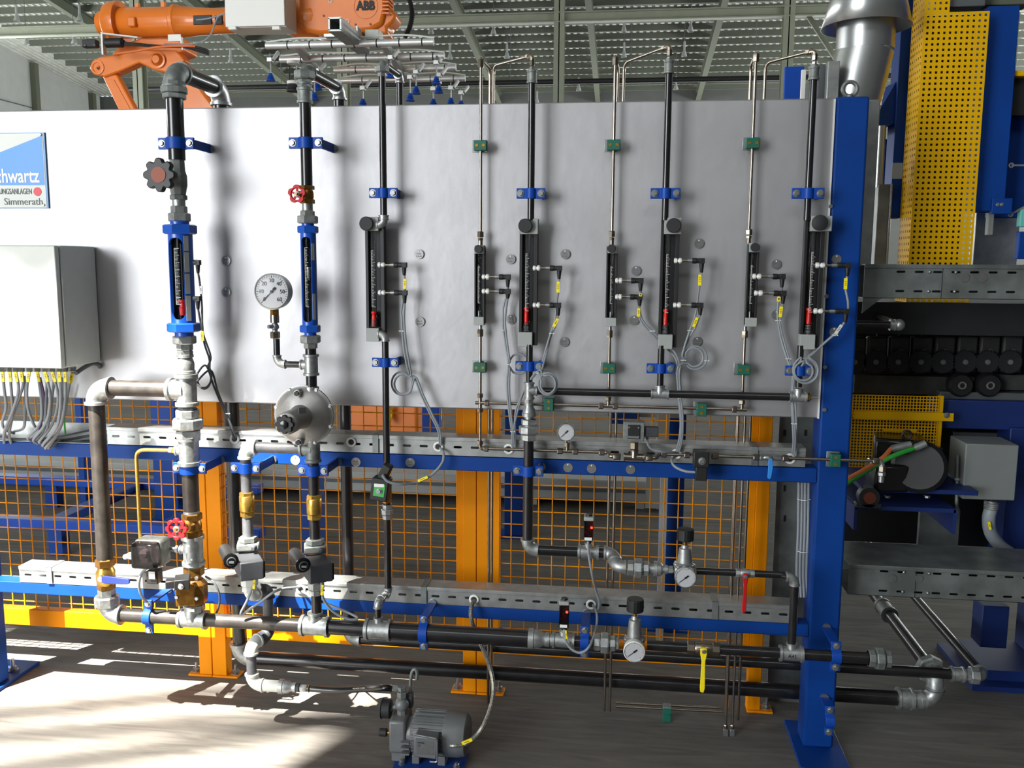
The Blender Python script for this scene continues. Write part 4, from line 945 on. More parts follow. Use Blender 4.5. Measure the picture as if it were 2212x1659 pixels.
c = thing('earth_cable', 'green and yellow earth cable end hanging into the open tray', 'cable', P(141, 937, -.02)); cab(c, [(148, 830, -.03), (140, 870, -.03), (139, 905, -.03), (141, 937, -.02)], .003, 'cable_green')
c = thing('supply_cable', 'thick dark cable leaving the bottom corner of the enclosure', 'cable', P(165, 806, -.1)); cab(c, [(164, 806, -.10), (180, 795, -.06), (200, 785, -.03), (214, 788, -.01), (216, 793, .0)], .0075, 'cable_dark')
# sign
z0, z1 = P(100, 450, 0).z, P(100, 286, 0).z; xr = P(101, 368, 0).x; xl = xr-.50; yb = -.002
t = thing('maker_sign', 'white and blue maker sign with red dot on the furnace wall', 'sign', ((xr+xl)/2, 0, z0)); m = mpp(P(60, 370, 0))
MB().bb(xl, xr, yb, .003, z0, z1).build('sign_plate', 'sign_edge', t); MB().bb(xl+.004, xr-.006, yb-.001, yb, z0+.003, z1-.003).build('sign_face', 'offwhite', t)
S_ = lambda x, y: P(x, y, yb-.0015)
bx, bz = S_(90, 293).x, S_(90, 293).z; zb = S_(80, 400).z
MB().add([(bx, yb-.0016, bz), (bx, yb-.0016, zb), (xl+.03, yb-.0016, zb), (xl+.03, yb-.0016, zb+.006)], [(0, 1, 2, 3)]).build('blue_field', 'sign_blue', t, smooth=0)
def rtxt(s, x, y, h, m_, bold=0.0, sx=1.0): text_mesh(s, h*m, S_(x, y)-VY*.0008, VX, VZ, 'lettering', m_, t, .0003, 'RIGHT', bold, sx)
rtxt('schwartz', 85, 381, 41, 'white', .0012, .77); rtxt('WÄRMEBEHANDLUNGSANLAGEN', 69, 414, 17.5, 'print_grey', 0, .6); rtxt('D-52152  Simmerath', 93, 436, 21, 'print_grey', 0, 1.0)
MB().lathe(S_(81, 414), -VY, [(0, 9.2*m), (.0008, 9.2*m)], 24).build('red_dot', 'sign_red', t)
for x, y in ((88, 291), (95, 443)): MB().lathe(S_(x, y), -VY, [(0, .005), (.003, .003)], 12).build('rivet', 'steel', t)
# round steel number tags
TG = [(488, 563), (488, 631), (905, 549), (907, 695), (1103, 560), (1104, 690), (1221, 549), (1219, 739), (1374, 585), (1370, 692), (1510, 526), (1506, 738), (1677, 571), (1677, 680), (1807, 560), (1802, 717), (638, 994), (769, 998), (886, 999), (1227, 1010), (1278, 1012), (1362, 1014)]
near = ['beside the upper plug of the large blue meter', 'beside the lower plug of the large blue meter', 'above the upper sensor of the meter beside the slim blue meter', 'below the sensors of the meter beside the slim blue meter',
 'above the sensors of the small meter next to the union line', 'behind the cables of the small meter next to the union line', 'above the upper sensor of the union line meter', 'below the sensors of the union line meter', 'above the sensors of the middle small meter', 'below the sensors of the middle small meter', 'above the sensors of the meter over the middle tee', 'beside the cable coil of the meter over the middle tee',
 'above the sensors of the small meter nearest the post', 'behind the cables of the small meter nearest the post', 'on the blue post above a sensor plug', 'on the blue post behind a sloping cable', 'with red mark beside the lower governor tee', 'on the upper beam below the empty grommet', 'on the upper beam right of the green label valve pipe'.replace('right of', 'beside'), 'on the upper beam beside the wide pipe clamp', 'on the upper beam below the small tube gauge', 'on the upper beam below the tube pressure switch']
for (x, y), nm in zip(TG, near):
    c = P(x, y, -.0008 if y < 1100 else 0); m = mpp(c); t = thing('number_tag', 'round steel number tag ' + nm, 'tag', c, 'round steel number tags')
    MB().lathe(c, -VY, [(0, 10.3*m), (.0012, 10.3*m)], 24).build('disc', 'tag_steel' if x != 638 else 'white', t); MB().ball(c+VZ*6.5*m-VY*.0012, .0028, 8, 6).build('rivet', 'white', t)
    mb = MB(); random.seed(x)
    for rw, n in ((1.0, 4), (-4.5, 5)):
        for i in range(n): mb.box(c+Vector(((i-(n-1)/2)*2.6*m, -.0014, rw*m)), (random.uniform(1.0, 1.9)*m, .0003, 3.0*m))
    mb.build('stamped_number', 'print_grey', t)
# ---------------------------------------------------------------- thin tubes
def tnut(par, a, b, r=.0104): return nut(par, a, b, r, 'stainless', 6, 'compression_nut')
TL = [VL(1038.5, 300, YT), VL(1326, 300, YT), VL(1626, 300, YT)]
zt0 = P(1038, 875, YT).z; zt1 = P(1317, 876, YT).z; ZTT = (zt0+zt1+P(1604, 881, YT).z)/3
lbs = ['thin steel tube dropping to the small dial gauge', 'thin steel tube between two red float meters', 'thin steel tube closest to the blue post']
tops = [(118, 146), (114, 141), (109, 134)]; meters = [(530, 702), (529, 704), (525, 705)]
YRT = .12
rear = [(1050.5, [1052, 1518]), (1331, [1322, 1538]), (1634, [1585, 1585])]
E_ = [E4, E5, E6]
for i, L in enumerate(TL):
    t = thing('tube_line', lbs[i], 'tube', (L.X, YT, ZTT)); a, b = tops[i]; m0, m1 = meters[i]
    e = L(a+8); tnut(t, L(b), L(b-18)); elbow(t, e, -VZ, VY, .0052, 'stainless', L=.011, name='tube_elbow'); MB().cyl(e+VY*.009, e+VY*.04, .0075, 6).build('compression_nut', 'stainless', t)
    MB().cyl(L(m0-20), L(b), rT, 12).build('tube', 'stainless', t); MB().cyl(L(853), L(m1+18), rT, 12).build('tube', 'stainless', t)
    tnut(t, L(m0-17), L(m0-30), .0108); nut(t, L(m0-10), L(m0-16), .0088, 'stainless'); MB().cyl(L(m0), L(m0-12), .007, 12).build('fitting', 'stainless', t)
    MB().cyl(L(m1+10), L(m1), .006, 12).build('fitting', 'steel', t); tnut(t, L(m1+25), L(m1+9))
    # over the panel top and down behind it
    q = Vector((L.X+.006, YRT, e.z)); fl = Vector((q.x, YRT, .0)); 
    MB().tube(bendpts([e+VY*.03, q, Vector((q.x, YRT, .03))], .025), rT, 10).build('rear_tube', 'stainless', t)
    # branch from the neighbouring gas line elbow
    g = E_[i]; xb = [1066, 1347, 1652][i]; qq = Vector((P(xb, 180, YRT).x, YRT, P([1072, 1352, 1660][i], [142, 136, 136][i], YRT).z))
    dr = (qq-g).normalized(); nut(t, g+dr*.012, g+dr*.034, .0092, 'stainless', name='compression_nut')
    MB().tube(bendpts([g+dr*.01, qq, Vector((qq.x, YRT, .03))], .03), rT, 10).build('rear_tube', 'stainless', t)
    c = Vector((L.X, YT, ZTT)); tnut(t, c+VZ*.017, c+VZ*.031); 
    mb = MB(); mb.cyl(c-VX*.016, c+VX*.016, .0062, 12); mb.cyl(c, c+VZ*.018, .0062, 12)
    if i == 0: mb.cyl(c, c-VZ*.018, .0062, 12); tnut(t, c-VZ*.017, c-VZ*.031)
    mb.build('tube_tee', 'stainless', t)
    if i < 2: tnut(t, c+VX*.015, c+VX*.030)
    if i > 0: tnut(t, c-VX*.030, c-VX*.015)
    if i < 2: MB().cyl(c+VX*.028, Vector((TL[i+1].X-.028, YT, ZTT)), rT, 12).build('tube', 'stainless', t)
    for rr, nn in ((315, 'high'), (793, 'low')):
        clip('green clamp set %s on the %s' % (nn, lbs[i]), L(rr + (0, -1, -5)[i] if rr == 315 else rr+(0, 2, 5)[i]))
for x, y, nm in ((1186, 873, 'upright green clamp on the crossing tube beside the union'), (1515, 884, 'upright green clamp on the crossing tube beside the last tube')):
    clip(nm, P(x, y, YT), VZ)
# instrument tube in front of the upper tray
ZI = (P(1110, 971, YT).z+P(1600, 988, YT).z+P(1800, 992, YT).z)/3
def I(x, dy=0.0): return Vector((XH(YT-dy, ZI, x), YT-dy, ZI))
t = thing('instrument_line', 'thin steel instrument tube crossing the upper tray to the motor', 'tube', (I(1300).x, YT, ZI)); L = TL[0]; e = Vector((L.X, YT, ZI))
MB().cyl(Vector((L.X, YT, ZTT-.03)), e+VZ*.02, rT, 12).build('tube', 'stainless', t); elbow(t, e, VZ, VX, .0055, 'stainless', L=.013, name='tube_elbow'); tnut(t, e+VZ*.013, e+VZ*.028); tnut(t, e+VX*.013, e+VX*.028)
def seg(x0, x1): MB().cyl(I(x0), I(x1), rT, 12).build('tube', 'stainless', t)
def nn(x0, x1, r=.0104): tnut(t, I(x0), I(x1), r)
seg(1050, 1208); nn(1204, 1216); MB().cyl(I(1214), I(1238), .0062, 12).build('tube_tee', 'stainless', t); MB().cyl(I(1225), I(1225)+VZ*.02, .0062, 12).build('tube_tee', 'stainless', t); tnut(t, I(1225)+VZ*.014, I(1225)+VZ*.03, .0098); nn(1237, 1249)
seg(1248, 1298); nn(1294, 1306)
def I2(x, z=-.006, Y=-.065): return Vector((XH(Y, ZI+z, x), Y, ZI+z))
MB().tube(bendpts([I(1304), I(1312), I2(1318), I2(1330)], .008), .0064, 10).build('offset_elbow', 'stainless', t); tnut(t, I2(1325), I2(1341), .0108); 
tee(t, I2(1370), VX, VZ, .0095, m='stainless', L=.033, Lb=.024); tnut(t, I2(1396), I2(1410), .0108); MB().tube(bendpts([I2(1408), I2(1418), I(1424), I(1430)], .008), .0064, 10).build('offset_elbow', 'stainless', t); nn(1428, 1440)
seg(1438, 1480); nn(1478, 1490); nn(1537, 1552); seg(1550, 1630); nn(1627, 1640); seg(1640, 1645); nn(1690, 1703); seg(1700, 1890)
e = I(1906); nn(1885, 1899); elbow(t, e, -VX, -VZ, .0062, 'steel', L=.014, name='tube_elbow'); tnut(t, e-VZ*.014, e-VZ*.034, .011); nut(t, e-VZ*.034, e-VZ*.046, .012, 'steel'); MB().cyl(e-VZ*.046, e-VZ*.066, .009, 12).build('spigot', 'steel', t)
clip('upright green clamp on the blue post', I(1803)+VY*0, VZ, wall=0)
tg, c, R = gauge('small dial gauge standing on the thin instrument tube', 1222.5, 934, 19.5, YT-.018, .022, I(1225)+VZ*.03)
MB().cyl(Vector((c.x, YT, ZI+.03)), Vector((c.x, YT, c.z-R*.9)), .006, 12).build('stem', 'steel', tg)
ts = thing('pressure_switch', 'square grey pressure switch with black connector on the thin instrument tube', 'pressure switch', I2(1370)+VZ*.024)
tnut(ts, I2(1370)+VZ*.026, I2(1370)+VZ*.05, .014); c = P(1369, 931, -.07); m = mpp(c)
MB().box(c+VY*.008, (45*m, .045, 41*m)).build('body', 'galv_dull', ts, bevel=.002); MB().box(c-VY*.017, (25*m, .006, 30*m)).build('black_face', 'black', ts, bevel=.001)
mb = MB()
for dx in (-10, 10):
    for dy in (-10, 10): mb.lathe(c+Vector((dx*m, -.020, dy*m)), -VY, [(0, .003), (.002, .003)], 10)
mb.box(c+Vector((0, -.021, -11*m)), (22*m, .003, 5*m)); mb.build('screws', 'steel', ts); MB().box(P(1407, 932, -.06), (30*m, .03, 21*m)).build('connector', 'dark_grey', ts, bevel=.002)
cab(ts, [(1398, 943, -.055), (1399, 958, -.055), (1408, 970, -.05), (1430, 976, -.045), (1452, 977, -.02), (1461, 980, .003)], .0045, 'cable')
tv = thing('solenoid_valve', 'small black solenoid valve hanging on the thin instrument tube', 'solenoid valve', P(1514, 1030, -.06))
MB().box(I(1513)+VY*.0, (.05, .03, .034)).build('valve_body', 'stainless', tv, bevel=.002); c = P(1514, 990, -.075); MB().box(c, (33*m, .05, 34*m)).build('coil', 'black', tv, bevel=.003); MB().box(P(1514, 1018, -.075), (25*m, .04, 36*m)).build('connector', 'black', tv, bevel=.003)
bolt(tv, P(1516, 996, -.1), .009, .004, name='coil_screw'); cab(tv, [(1503, 1020, -.075), (1480, 1018, -.07), (1458, 1008, -.05), (1451, 995, -.03), (1458, 985, .0)], .0042)
tv = thing('ball_valve', 'small steel ball valve with bright blue lever on the thin instrument tube', 'valve', P(1662, 1035, -.06))
nut(tv, I(1641), I(1649), .009, 'steel'); MB().lathe(I(1648), VX, [(0, .006), (.006, .009), (.02, .009), (.026, .006)], 14).build('valve_body', 'steel', tv); nut(tv, I(1668), I(1688), .0085, 'steel')
a = P(1664, 993, -.055); MB().cyl(I(1664), a-VY*.004, .006, 12).build('stem', 'steel', tv); MB().prism([(-.007, -.058), (0, -.063), (.005, -.056), (.009, -.022), (.006, .004), (-.006, .004), (-.006, -.022)], a, VX, VZ, -VY*.005).build('lever', 'sign_blue', tv, bevel=.0015)
# ---------------------------------------------------------------- magnetic sensors with plugs
def sensor(label, nx0, y, px0, cxp, ydn, Yf, cable, tags=(), ties=(), m='cable', r=.0034, nutm='white'):
    a = P(nx0, y, Yf); z = a.z
    def q(x, dz=0.0): return Vector((XH(Yf, z, x), Yf, z+dz))
    t = thing('sensor', label, 'sensor', q((nx0+cxp)/2), 'magnetic sensors with black plugs')
    w_ = (px0-nx0)
    if w_ > 4:
        mb = MB(); mb.hexa(q(nx0+w_*.10), VX, .0085, w_*.16*mpp(a)); mb.hexa(q(nx0+w_*.33), VX, .0085, w_*.18*mpp(a)); mb.cyl(q(nx0), q(nx0+w_*.45), .005, 10); mb.build('mounting_nuts', nutm, t)
        MB().cyl(q(nx0+w_*.4), q(px0-w_*.22), .0042, 12).build('barrel', 'stainless', t); MB().cyl(q(px0-w_*.24), q(px0), .006, 12).build('collar', 'steel', t)
    c = q(cxp); zd = ZV(c.x, Yf, ydn)
    mb = MB(); mb.lathe(q(px0), VX, [(0, .0072), (.001, .0088), (.013, .0088), (.014, .0078), ((c-q(px0)).x+.002, .0078)], 16); mb.box(c+VX*.001, (.016, .0155, .0165)); mb.lathe(c, -VZ, [(0, .0076), (.012, .0072), (c.z-zd-.003, .0052), (c.z-zd, .0045)], 14)
    mb.build('plug', 'black', t, bevel=.001)
    cab(t, [(*proj(Vector((c.x, Yf, zd+.004))), Yf)]+list(cable), r, m)
    for g in tags: ctag(t, *g)
    for g in ties: tie(t, *g)
    return t
Ys = -.062
sensor('upper sensor plug on the large blue meter', 417, 567, 418, 427, 590, Y1-.02, [(432, 615, Y1), (436, 660, Y1), (437, 700, Y1), (441, 740, -.10), (452, 775, -.08)]+ell(440, 812, 17, 26, -40, 150, -.06)+[(455, 800, -.05), (470, 845, -.045), (486, 885, -.04), (500, 920, -.03), (510, 945, -.012)], [(434, 618, 435, 635, Y1-.004, .008, 'white')], [(492, 893, -.04)], 'cable_dark')
sensor('lower sensor plug on the large blue meter', 417, 645, 418, 427, 668, Y1-.02, [(432, 690, Y1), (440, 725, Y1+.02), (455, 770, -.08)]+ell(441, 815, 15, 25, -60, 200, -.052)+[(445, 790, -.05), (462, 835, -.045), (480, 878, -.042), (496, 915, -.03), (505, 948, -.012)], [(437, 715, 438, 736, Y1+.01)], [], 'cable_dark')
b1 = [(868, 690, Ys), (871, 740, Ys), (878, 785, Ys), (884, 806, -.05)]
sensor('upper sensor on the meter beside the slim blue meter', 816, 572, 851, 873, 595, Ys, [(875, 615, Ys), (874, 635, Ys+.012), (867, 670, Ys+.005)]+b1+ell(868, 828, 22, 25, -50, -330, -.04)+[(893, 812, -.04), (908, 850, -.04), (928, 892, -.04), (946, 930, -.03), (950, 960, -.012)], [(875, 602, 874, 624, Ys-.004)], [(866, 715, Ys), (910, 872, -.04)])
sensor('lower sensor on the meter beside the slim blue meter', 817, 632, 852, 874, 655, Ys, [(873, 690, Ys), (877, 740, Ys), (884, 785, Ys), (888, 806, -.048)]+ell(872, 830, 20, 22, -50, -320, -.047)+[(898, 815, -.045), (914, 853, -.045), (934, 895, -.045), (950, 930, -.03), (953, 962, -.012)])
sensor('upper sensor on the small meter next to the union line', 1041, 598, 1078, 1097, 620, YT-.012, [(1097, 632, YT), (1088, 660, YT), (1086, 700, -.04), (1092, 745, -.04), (1098, 785, -.04), (1095, 830, -.04), (1099, 885, -.04), (1106, 935, -.03), (1107, 966, -.012)], [], [(1089, 713, -.04), (1099, 787, -.04), (1107, 932, -.03)])
sensor('lower sensor on the small meter next to the union line', 1041, 629, 1078, 1097, 645, YT-.012, [(1093, 670, YT), (1091, 700, -.045), (1096, 745, -.045), (1101, 780, -.045)]+ell(1120, 786, 20, 22, 200, 520, -.03)+[(1101, 800, -.045), (1100, 840, -.045), (1103, 885, -.045), (1109, 935, -.03), (1110, 966, -.012)])
sensor('upper sensor on the meter above the union line', 1151, 579, 1188, 1208, 603, Ys, [(1206, 630, Ys), (1203, 650, Ys+.012), (1199, 690, Ys+.008), (1188, 725, Ys), (1175, 770, Ys), (1165, 808, -.09)]+ell(1183, 829, 20, 24, -110, 230, -.10)+[(1165, 800, -.09), (1142, 828, -.07), (1127, 858, -.05), (1117, 892, -.045), (1109, 932, -.03), (1112, 966, -.012)], [(1206, 608, 1205, 632, Ys-.004)], [(1163, 806, -.09)])
sensor('lower sensor on the meter above the union line', 1151, 659, 1187, 1206, 682, Ys, [(1199, 705, Ys), (1190, 725, Ys+.006), (1179, 768, Ys), (1170, 805, -.09)]+ell(1184, 830, 16, 20, -110, 200, -.105)+[(1160, 803, -.09), (1138, 832, -.07), (1124, 862, -.05), (1113, 895, -.045), (1113, 966, -.012)], [(1205, 688, 1196, 706, Ys-.004)], [(1191, 720, Ys)])
sensor('upper sensor on the middle small meter', 1329, 606, 1363, 1384, 629, YT-.012, [(1384, 640, YT), (1381, 662, YT+.008), (1388, 692, YT), (1412, 718, YT), (1440, 742, -.03), (1458, 762, -.06), (1468, 790, -.06), (1470, 850, -.055), (1474, 910, -.04), (1471, 950, -.03), (1464, 975, -.012)], [(1384, 634, 1383, 640, YT-.02)])
sensor('lower sensor on the middle small meter', 1329, 641, 1361, 1382, 661, YT-.012, [(1380, 680, YT), (1388, 700, YT), (1410, 724, YT), (1438, 750, -.03), (1460, 776, -.06), (1463, 810, -.06), (1466, 860, -.055), (1470, 912, -.04), (1467, 950, -.03), (1461, 975, -.012)], [(1380, 666, 1379, 684, YT-.02)], [(1408, 715, YT-.01), (1464, 806, -.06), (1468, 860, -.055)])
sensor('upper sensor on the meter over the middle tee', 1456, 563, 1495, 1516, 589, Ys, [(1511, 617, Ys), (1507, 645, Ys+.012), (1502, 680, Ys+.01), (1488, 720, Ys), (1477, 755, Ys)]+ell(1502, 773, 25, 25, 180, 520, -.05)+[(1468, 800, -.07), (1470, 850, -.06), (1475, 905, -.05), (1473, 950, -.03), (1467, 976, -.012)], [(1512, 593, 1511, 617, Ys-.004)], [(1475, 778, -.06), (1525, 779, -.05)])
sensor('lower sensor on the meter over the middle tee', 1454, 659, 1493, 1513, 681, Ys, [(1503, 705, Ys), (1486, 735, Ys+.006), (1474, 765, Ys)]+ell(1499, 772, 20, 20, 170, 500, -.055)+[(1464, 796, -.07), (1466, 850, -.06), (1472, 905, -.05), (1470, 950, -.03), (1463, 976, -.012)], [(1506, 686, 1498, 706, Ys-.004)], [(1490, 714, Ys)])
sensor('upper sensor on the small meter nearest the post', 1625, 597, 1669, 1690, 621, YT-.012, [(1687, 632, YT), (1681, 655, YT+.006), (1680, 690, YT), (1688, 735, YT), (1702, 780, -.05), (1712, 805, -.07), (1710, 850, -.06), (1712, 910, -.05), (1714, 950, -.04), (1712, 980, -.012)], [(1683, 641, 1681, 651, YT-.02)], [(1680, 692, YT)])
sensor('lower sensor on the small meter nearest the post', 1629, 633, 1671, 1692, 656, YT-.012, [(1686, 685, YT), (1685, 700, YT), (1694, 740, YT), (1707, 782, -.05)]+ell(1738, 800, 25, 26, 180, 500, -.075)+[(1714, 810, -.07), (1714, 850, -.06), (1716, 910, -.05), (1718, 950, -.04), (1716, 982, -.012)], [(1688, 662, 1685, 685, YT-.02)], [(1702, 775, -.05), (1712, 850, -.06), (1714, 915, -.05)])
sensor('upper sensor in front of the blue post', 1761, 573, 1808, 1831, 597, Ys, [(1827, 625, Ys), (1832, 655, Ys), (1829, 685, Ys+.012), (1812, 713, Ys), (1780, 742, Ys), (1752, 768, -.07)]+ell(1740, 800, 27, 28, -70, 250, -.08)+[(1716, 815, -.07), (1712, 860, -.06), (1715, 915, -.05), (1716, 984, -.012)], [(1827, 601, 1826, 625, Ys-.004)], [(1803, 724, Ys)])
sensor('lower sensor in front of the blue post', 1757, 672, 1803, 1827, 697, Ys, [(1812, 712, Ys), (1795, 728, Ys+.006), (1765, 754, Ys), (1745, 772, -.07)]+ell(1736, 802, 20, 20, -70, 270, -.085)+[(1720, 815, -.07), (1718, 860, -.06), (1720, 915, -.05), (1719, 984, -.012)], [(1818, 702, 1804, 722, Ys-.004, .009, 'offwhite')])
# solenoid valve with green label
t = thing('solenoid_valve', 'black solenoid valve with green label on a thin pipe', 'solenoid valve', l3(1082)); c = P(820, 1058, Y3-.045); m = mpp(c)
MB().cyl(l3(1085), l3(1030), .016, 8).build('valve_body', 'brass', t); MB().box(c+VY*.02, (38*m, .05, 50*m), Matrix.Rotation(R_(8), 3, 'Y')).build('coil', 'black', t, bevel=.004)
MB().box(c-VY*.0055, (24*m, .002, 28*m), Matrix.Rotation(R_(8), 3, 'Y')).build('green_label', 'green_label', t); MB().box(c+Vector((0, -.007, .016)), (22*m, .001, 7*m)).build('white_label', 'white', t); bolt(t, c-VY*.007-VZ*.004, .008, .005)
MB().box(P(833, 1018, Y3-.03), (.030, .04, .05), Matrix.Rotation(R_(25), 3, 'Y')).build('connector', 'black', t, bevel=.004)
cab(t, [(826, 1026, Y3-.06), (838, 1040, Y3-.055), (865, 1046, Y3-.04), (900, 1041, -.07), (932, 1026, -.06), (955, 1000, -.045), (958, 980, -.03), (951, 968, -.005)], .0047); ctag(t, 903, 1039, 924, 1030, -.075, .0085)
# pressure regulators
def regulator(label, c, ytop, kw, glabel, gx, gy, knobrow):
    t = thing('pressure_regulator', label, 'pressure regulator', c-VZ*.02); m = mpp(c); X, Y = c.x, c.y
    z = lambda r: ZV(X, Y, r); k0, k1 = knobrow
    MB().box(c, (.062, .055, .032)).build('body', 'galv', t, bevel=.004); zb = c.z+.014; H = z(k1+10)-zb
    MB().lathe((X, Y, zb), VZ, [(0, .034), (.006, .034), (.010, .028), (.014, .0235), (H*.85, .0185), (H*.87, .012), (H, .010)], 26).build('bonnet', 'galv', t)
    for a in range(6): MB().hexa((X+math.cos(a*1.047+.5)*.031, Y+math.sin(a*1.047+.5)*.031, zb+.008), VZ, .004, .005).build('cap_screw', 'steel', t)
    MB().cyl((X, Y, zb+H-.002), (X, Y, z(k1)+.004), .006, 12).build('stem', 'brass', t)
    mb = MB(); w_ = lobed(18.3*m, 18, .001, 4); mb.prism(w_, (X, Y, z(k1)), VX, VY, VZ*(z(k0)-z(k1))); mb.build('knob', 'black', t, bevel=.003)
    g, gc, R = gauge(glabel, gx, gy, 23.5, Y-.055, .028, c-VY*.03-VZ*.03, None, -140, 'white' if gx < 1400 else 'steel')
    MB().cyl(Vector((gc.x, Y-.02, gc.z+.01)), gc+VY*.026, .009, 12).build('stem', 'brass', g)
    return t
regulator('silver pressure regulator with black knob above the red lever valve', HR(1478), 1168, 36, 'dial gauge in front of the regulator beside the red lever', 1481, 1248, (1142, 1167))
regulator('silver pressure regulator with black knob on the header pipe', M_(1370), 1320, 36, 'white rimmed dial gauge in front of the header regulator', 1370, 1408, (1293, 1320))
# pressure sensors with red light
def psens(label, x, y0, y1, c, cp, tags=()):
    p = P(x, (y0+y1)/2, c.y); m = mpp(p); z = lambda r: ZV(p.x, c.y, r); Y = c.y
    t = thing('pressure_sensor', label, 'pressure sensor', (p.x, Y, c.z+.03)); w2 = 10.5*m
    MB().bb(p.x-w2, p.x+w2, Y-.02, Y+.02, z(y1), z(y0+10)).build('clear_case', 'smoked', t, bevel=.002); MB().bb(p.x-w2*.8, p.x+w2*.8, Y-.006, Y+.016, z(y1)+.002, z(y0+11)).build('circuit_board', 'dark_grey', t)
    MB().bb(p.x-w2, p.x+w2, Y-.021, Y+.021, z(y0+10), z(y0+2)).build('top_cap', 'grey_paint', t, bevel=.002); MB().lathe((p.x, Y, z(y0+2)), VZ, [(0, .011), (.006, .010)], 16).build('cap_plug', 'black', t)
    MB().bb(p.x-w2*.8, p.x+w2*.7, Y-.023, Y-.020, z(y1-2), z(y1-8)).build('label', 'white', t); MB().ball((p.x+w2*.6, Y-.019, z(y0+24)), .0042, 10, 6).build('red_light', 'led_red', t)
    mb = MB(); random.seed(x)
    for i in range(7): mb.box((p.x+random.uniform(-.6, .5)*w2, Y-.008, z(y0+28)-i*.004), (w2*random.uniform(.2, .5), .004, .003))
    mb.build('components', 'red', t)
    MB().cyl((p.x, Y, z(y1)), (p.x, Y, z(y1+8)), .009, 12).build('plug', 'black', t); nut(t, Vector((p.x, Y, z(y1+17))), Vector((p.x, Y, z(y1+8))), .012, 'galv'); MB().cyl((p.x, Y, z(y1+9)), (p.x, Y, c.z), .008, 12).build('stem', 'galv', t)
    cab(t, cp, .0042)
    for g in tags: ctag(t, *g)
psens('pressure sensor with red light on the upper horizontal pipe', 1272, 1112, 1165, H4(1271), [(1270, 1170, Y3-.03), (1272, 1200, Y3-.035), (1279, 1240, Y3-.03), (1287, 1275, -.05), (1294, 1300, -.04), (1291, 1318, -.03), (1282, 1312, -.004)])
psens('pressure sensor with red light on the header pipe', 1219, 1293, 1352, M_(1217), [(1219, 1360, Y1-.03), (1221, 1380, Y1-.035), (1232, 1400, Y1-.04), (1254, 1410, Y1-.045), (1274, 1395, Y1-.045), (1288, 1355, -.10), (1289, 1325, -.05), (1281, 1307, -.004)], [(1222, 1362, 1224, 1380, Y1-.042, .006)])
# red and yellow lever valves
def bvalve(label, x0, x1, Hf, r, lx, ly0, ly1, m_, lw, body='galv'):
    c = Hf((x0+x1)/2); t = thing('ball_valve', label, 'valve', c-VZ*.05); w_ = x1-x0; mm = mpp(c)
    nut(t, Hf(x0), Hf(x0+w_*.24), r*1.25, body, 8); nut(t, Hf(x1-w_*.24), Hf(x1), r*1.25, body, 8); MB().lathe(Hf(x0+w_*.2), VX, [(0, r), (w_*.1*mm, r*1.2), (w_*.5*mm, r*1.2), (w_*.6*mm, r)], 18).build('valve_body', body, t)
    a = P(lx, ly0, c.y-r*1.9); MB().cyl(Vector((a.x, c.y, c.z)), a-VY*.002, r*.55, 12).build('stem', body, t); L_ = a.z-ZV(a.x, a.y, ly1); h = lw/2
    MB().prism([(-h*.8, -L_), (h*.5, -L_-.002), (h, -L_*.9), (h*.8, -L_*.25), (h*1.35, -.01), (h*1.2, .008), (-h*1.2, .008), (-h*1.35, -.01), (-h*.7, -L_*.25), (-h, -L_*.9)], a, VX, VZ, -VY*.006).build('lever', m_, t, bevel=.002); bolt(t, a-VY*.006, .0065, .005, washer=False, name='lever_nut')
bvalve('ball valve with hanging red lever beside the upper regulator', 1589, 1630, HR, .0115, 1610, 1244, 1322, 'red', .013)
bvalve('ball valve with long hanging yellow lever on the header pipe', 1484, 1555, M_, .0180, 1520, 1405, 1494, 'tag_yellow', .016, 'stainless')
mat('lever_yellow', '#f0b800', .4); bpy.data.objects['ball_valve.003'].children[4].data.materials[0] = MATS['lever_yellow']
# vertical cable bundle beside the post
t = thing('cable_bundle', 'four grey cables tied together running down between the two trays', 'cable bundle', P(1735, 1290, .066))
for i, x in enumerate((1724, 1731, 1738, 1745)): cab(t, [(x+2, 1000, .066), (x+1, 1080, .07+.004*(i % 2)), (x, 1150, .07), (x-3, 1230, .07), (x-1, 1290, .066)], .0045)
for y in (1078, 1190): tie(t, 1735, y, .068, .044)
mat('dark_print', '#1c2440', .6)
# ================================================================ rear gas pipes at the right end
def DY(x, y, Y, dx, X=None):
    """depth at which the vertical line under pixel x,y,Y appears at column dx"""
    q = P(x, y, Y); lo, hi = Y-1, Y+3
    f_ = lambda v: proj((q.x, v, q.z))[0]-dx
    for _ in range(50):
        md = (lo+hi)/2
        if f_(lo)*f_(md) <= 0: hi = md
        else: lo = md
    return (lo+hi)/2
t = thing('gas_line', 'galvanised unions and rear pipe turning up beside the blue post foot', 'pipe line', (1.3, .2, 0))
zf = P(506, 1418, YRE).z
def HF(x): return Vector((XH(YRE, zf, x), YRE, zf))
socket(t, HF(1937), HF(1972), r1*1.28, 'galv'); socket(t, HF(1973), HF(2000), r1*1.1, 'galv', bead=False)
c = HF(2018); elbow(t, c, -VX, VZ, r1*.85, 'galv'); cu = Vector((c.x, YRE, P(2024, 1462, YRE).z)); pipe(t, c+VZ*.04, cu-VZ*.03, r1*.8); elbow(t, cu, -VZ, VY, r1*.85, 'galv')
nut(t, cu+VY*.04, cu+VY*.075, r1*1.9, 'galv_dull', 8, 'union'); pipe(t, cu+VY*.06, cu+VY*1.6, r1*.85); socket(t, cu+VY*.55, cu+VY*.66, r1*1.15, 'galv_dull')
t = thing('gas_line', 'galvanised reducers and elbow at the end of the low rear pipe', 'pipe line', (1.5, .2, .2))
def HG(x): return Vector((XH(YRE, EF2.z, x), YRE, EF2.z))
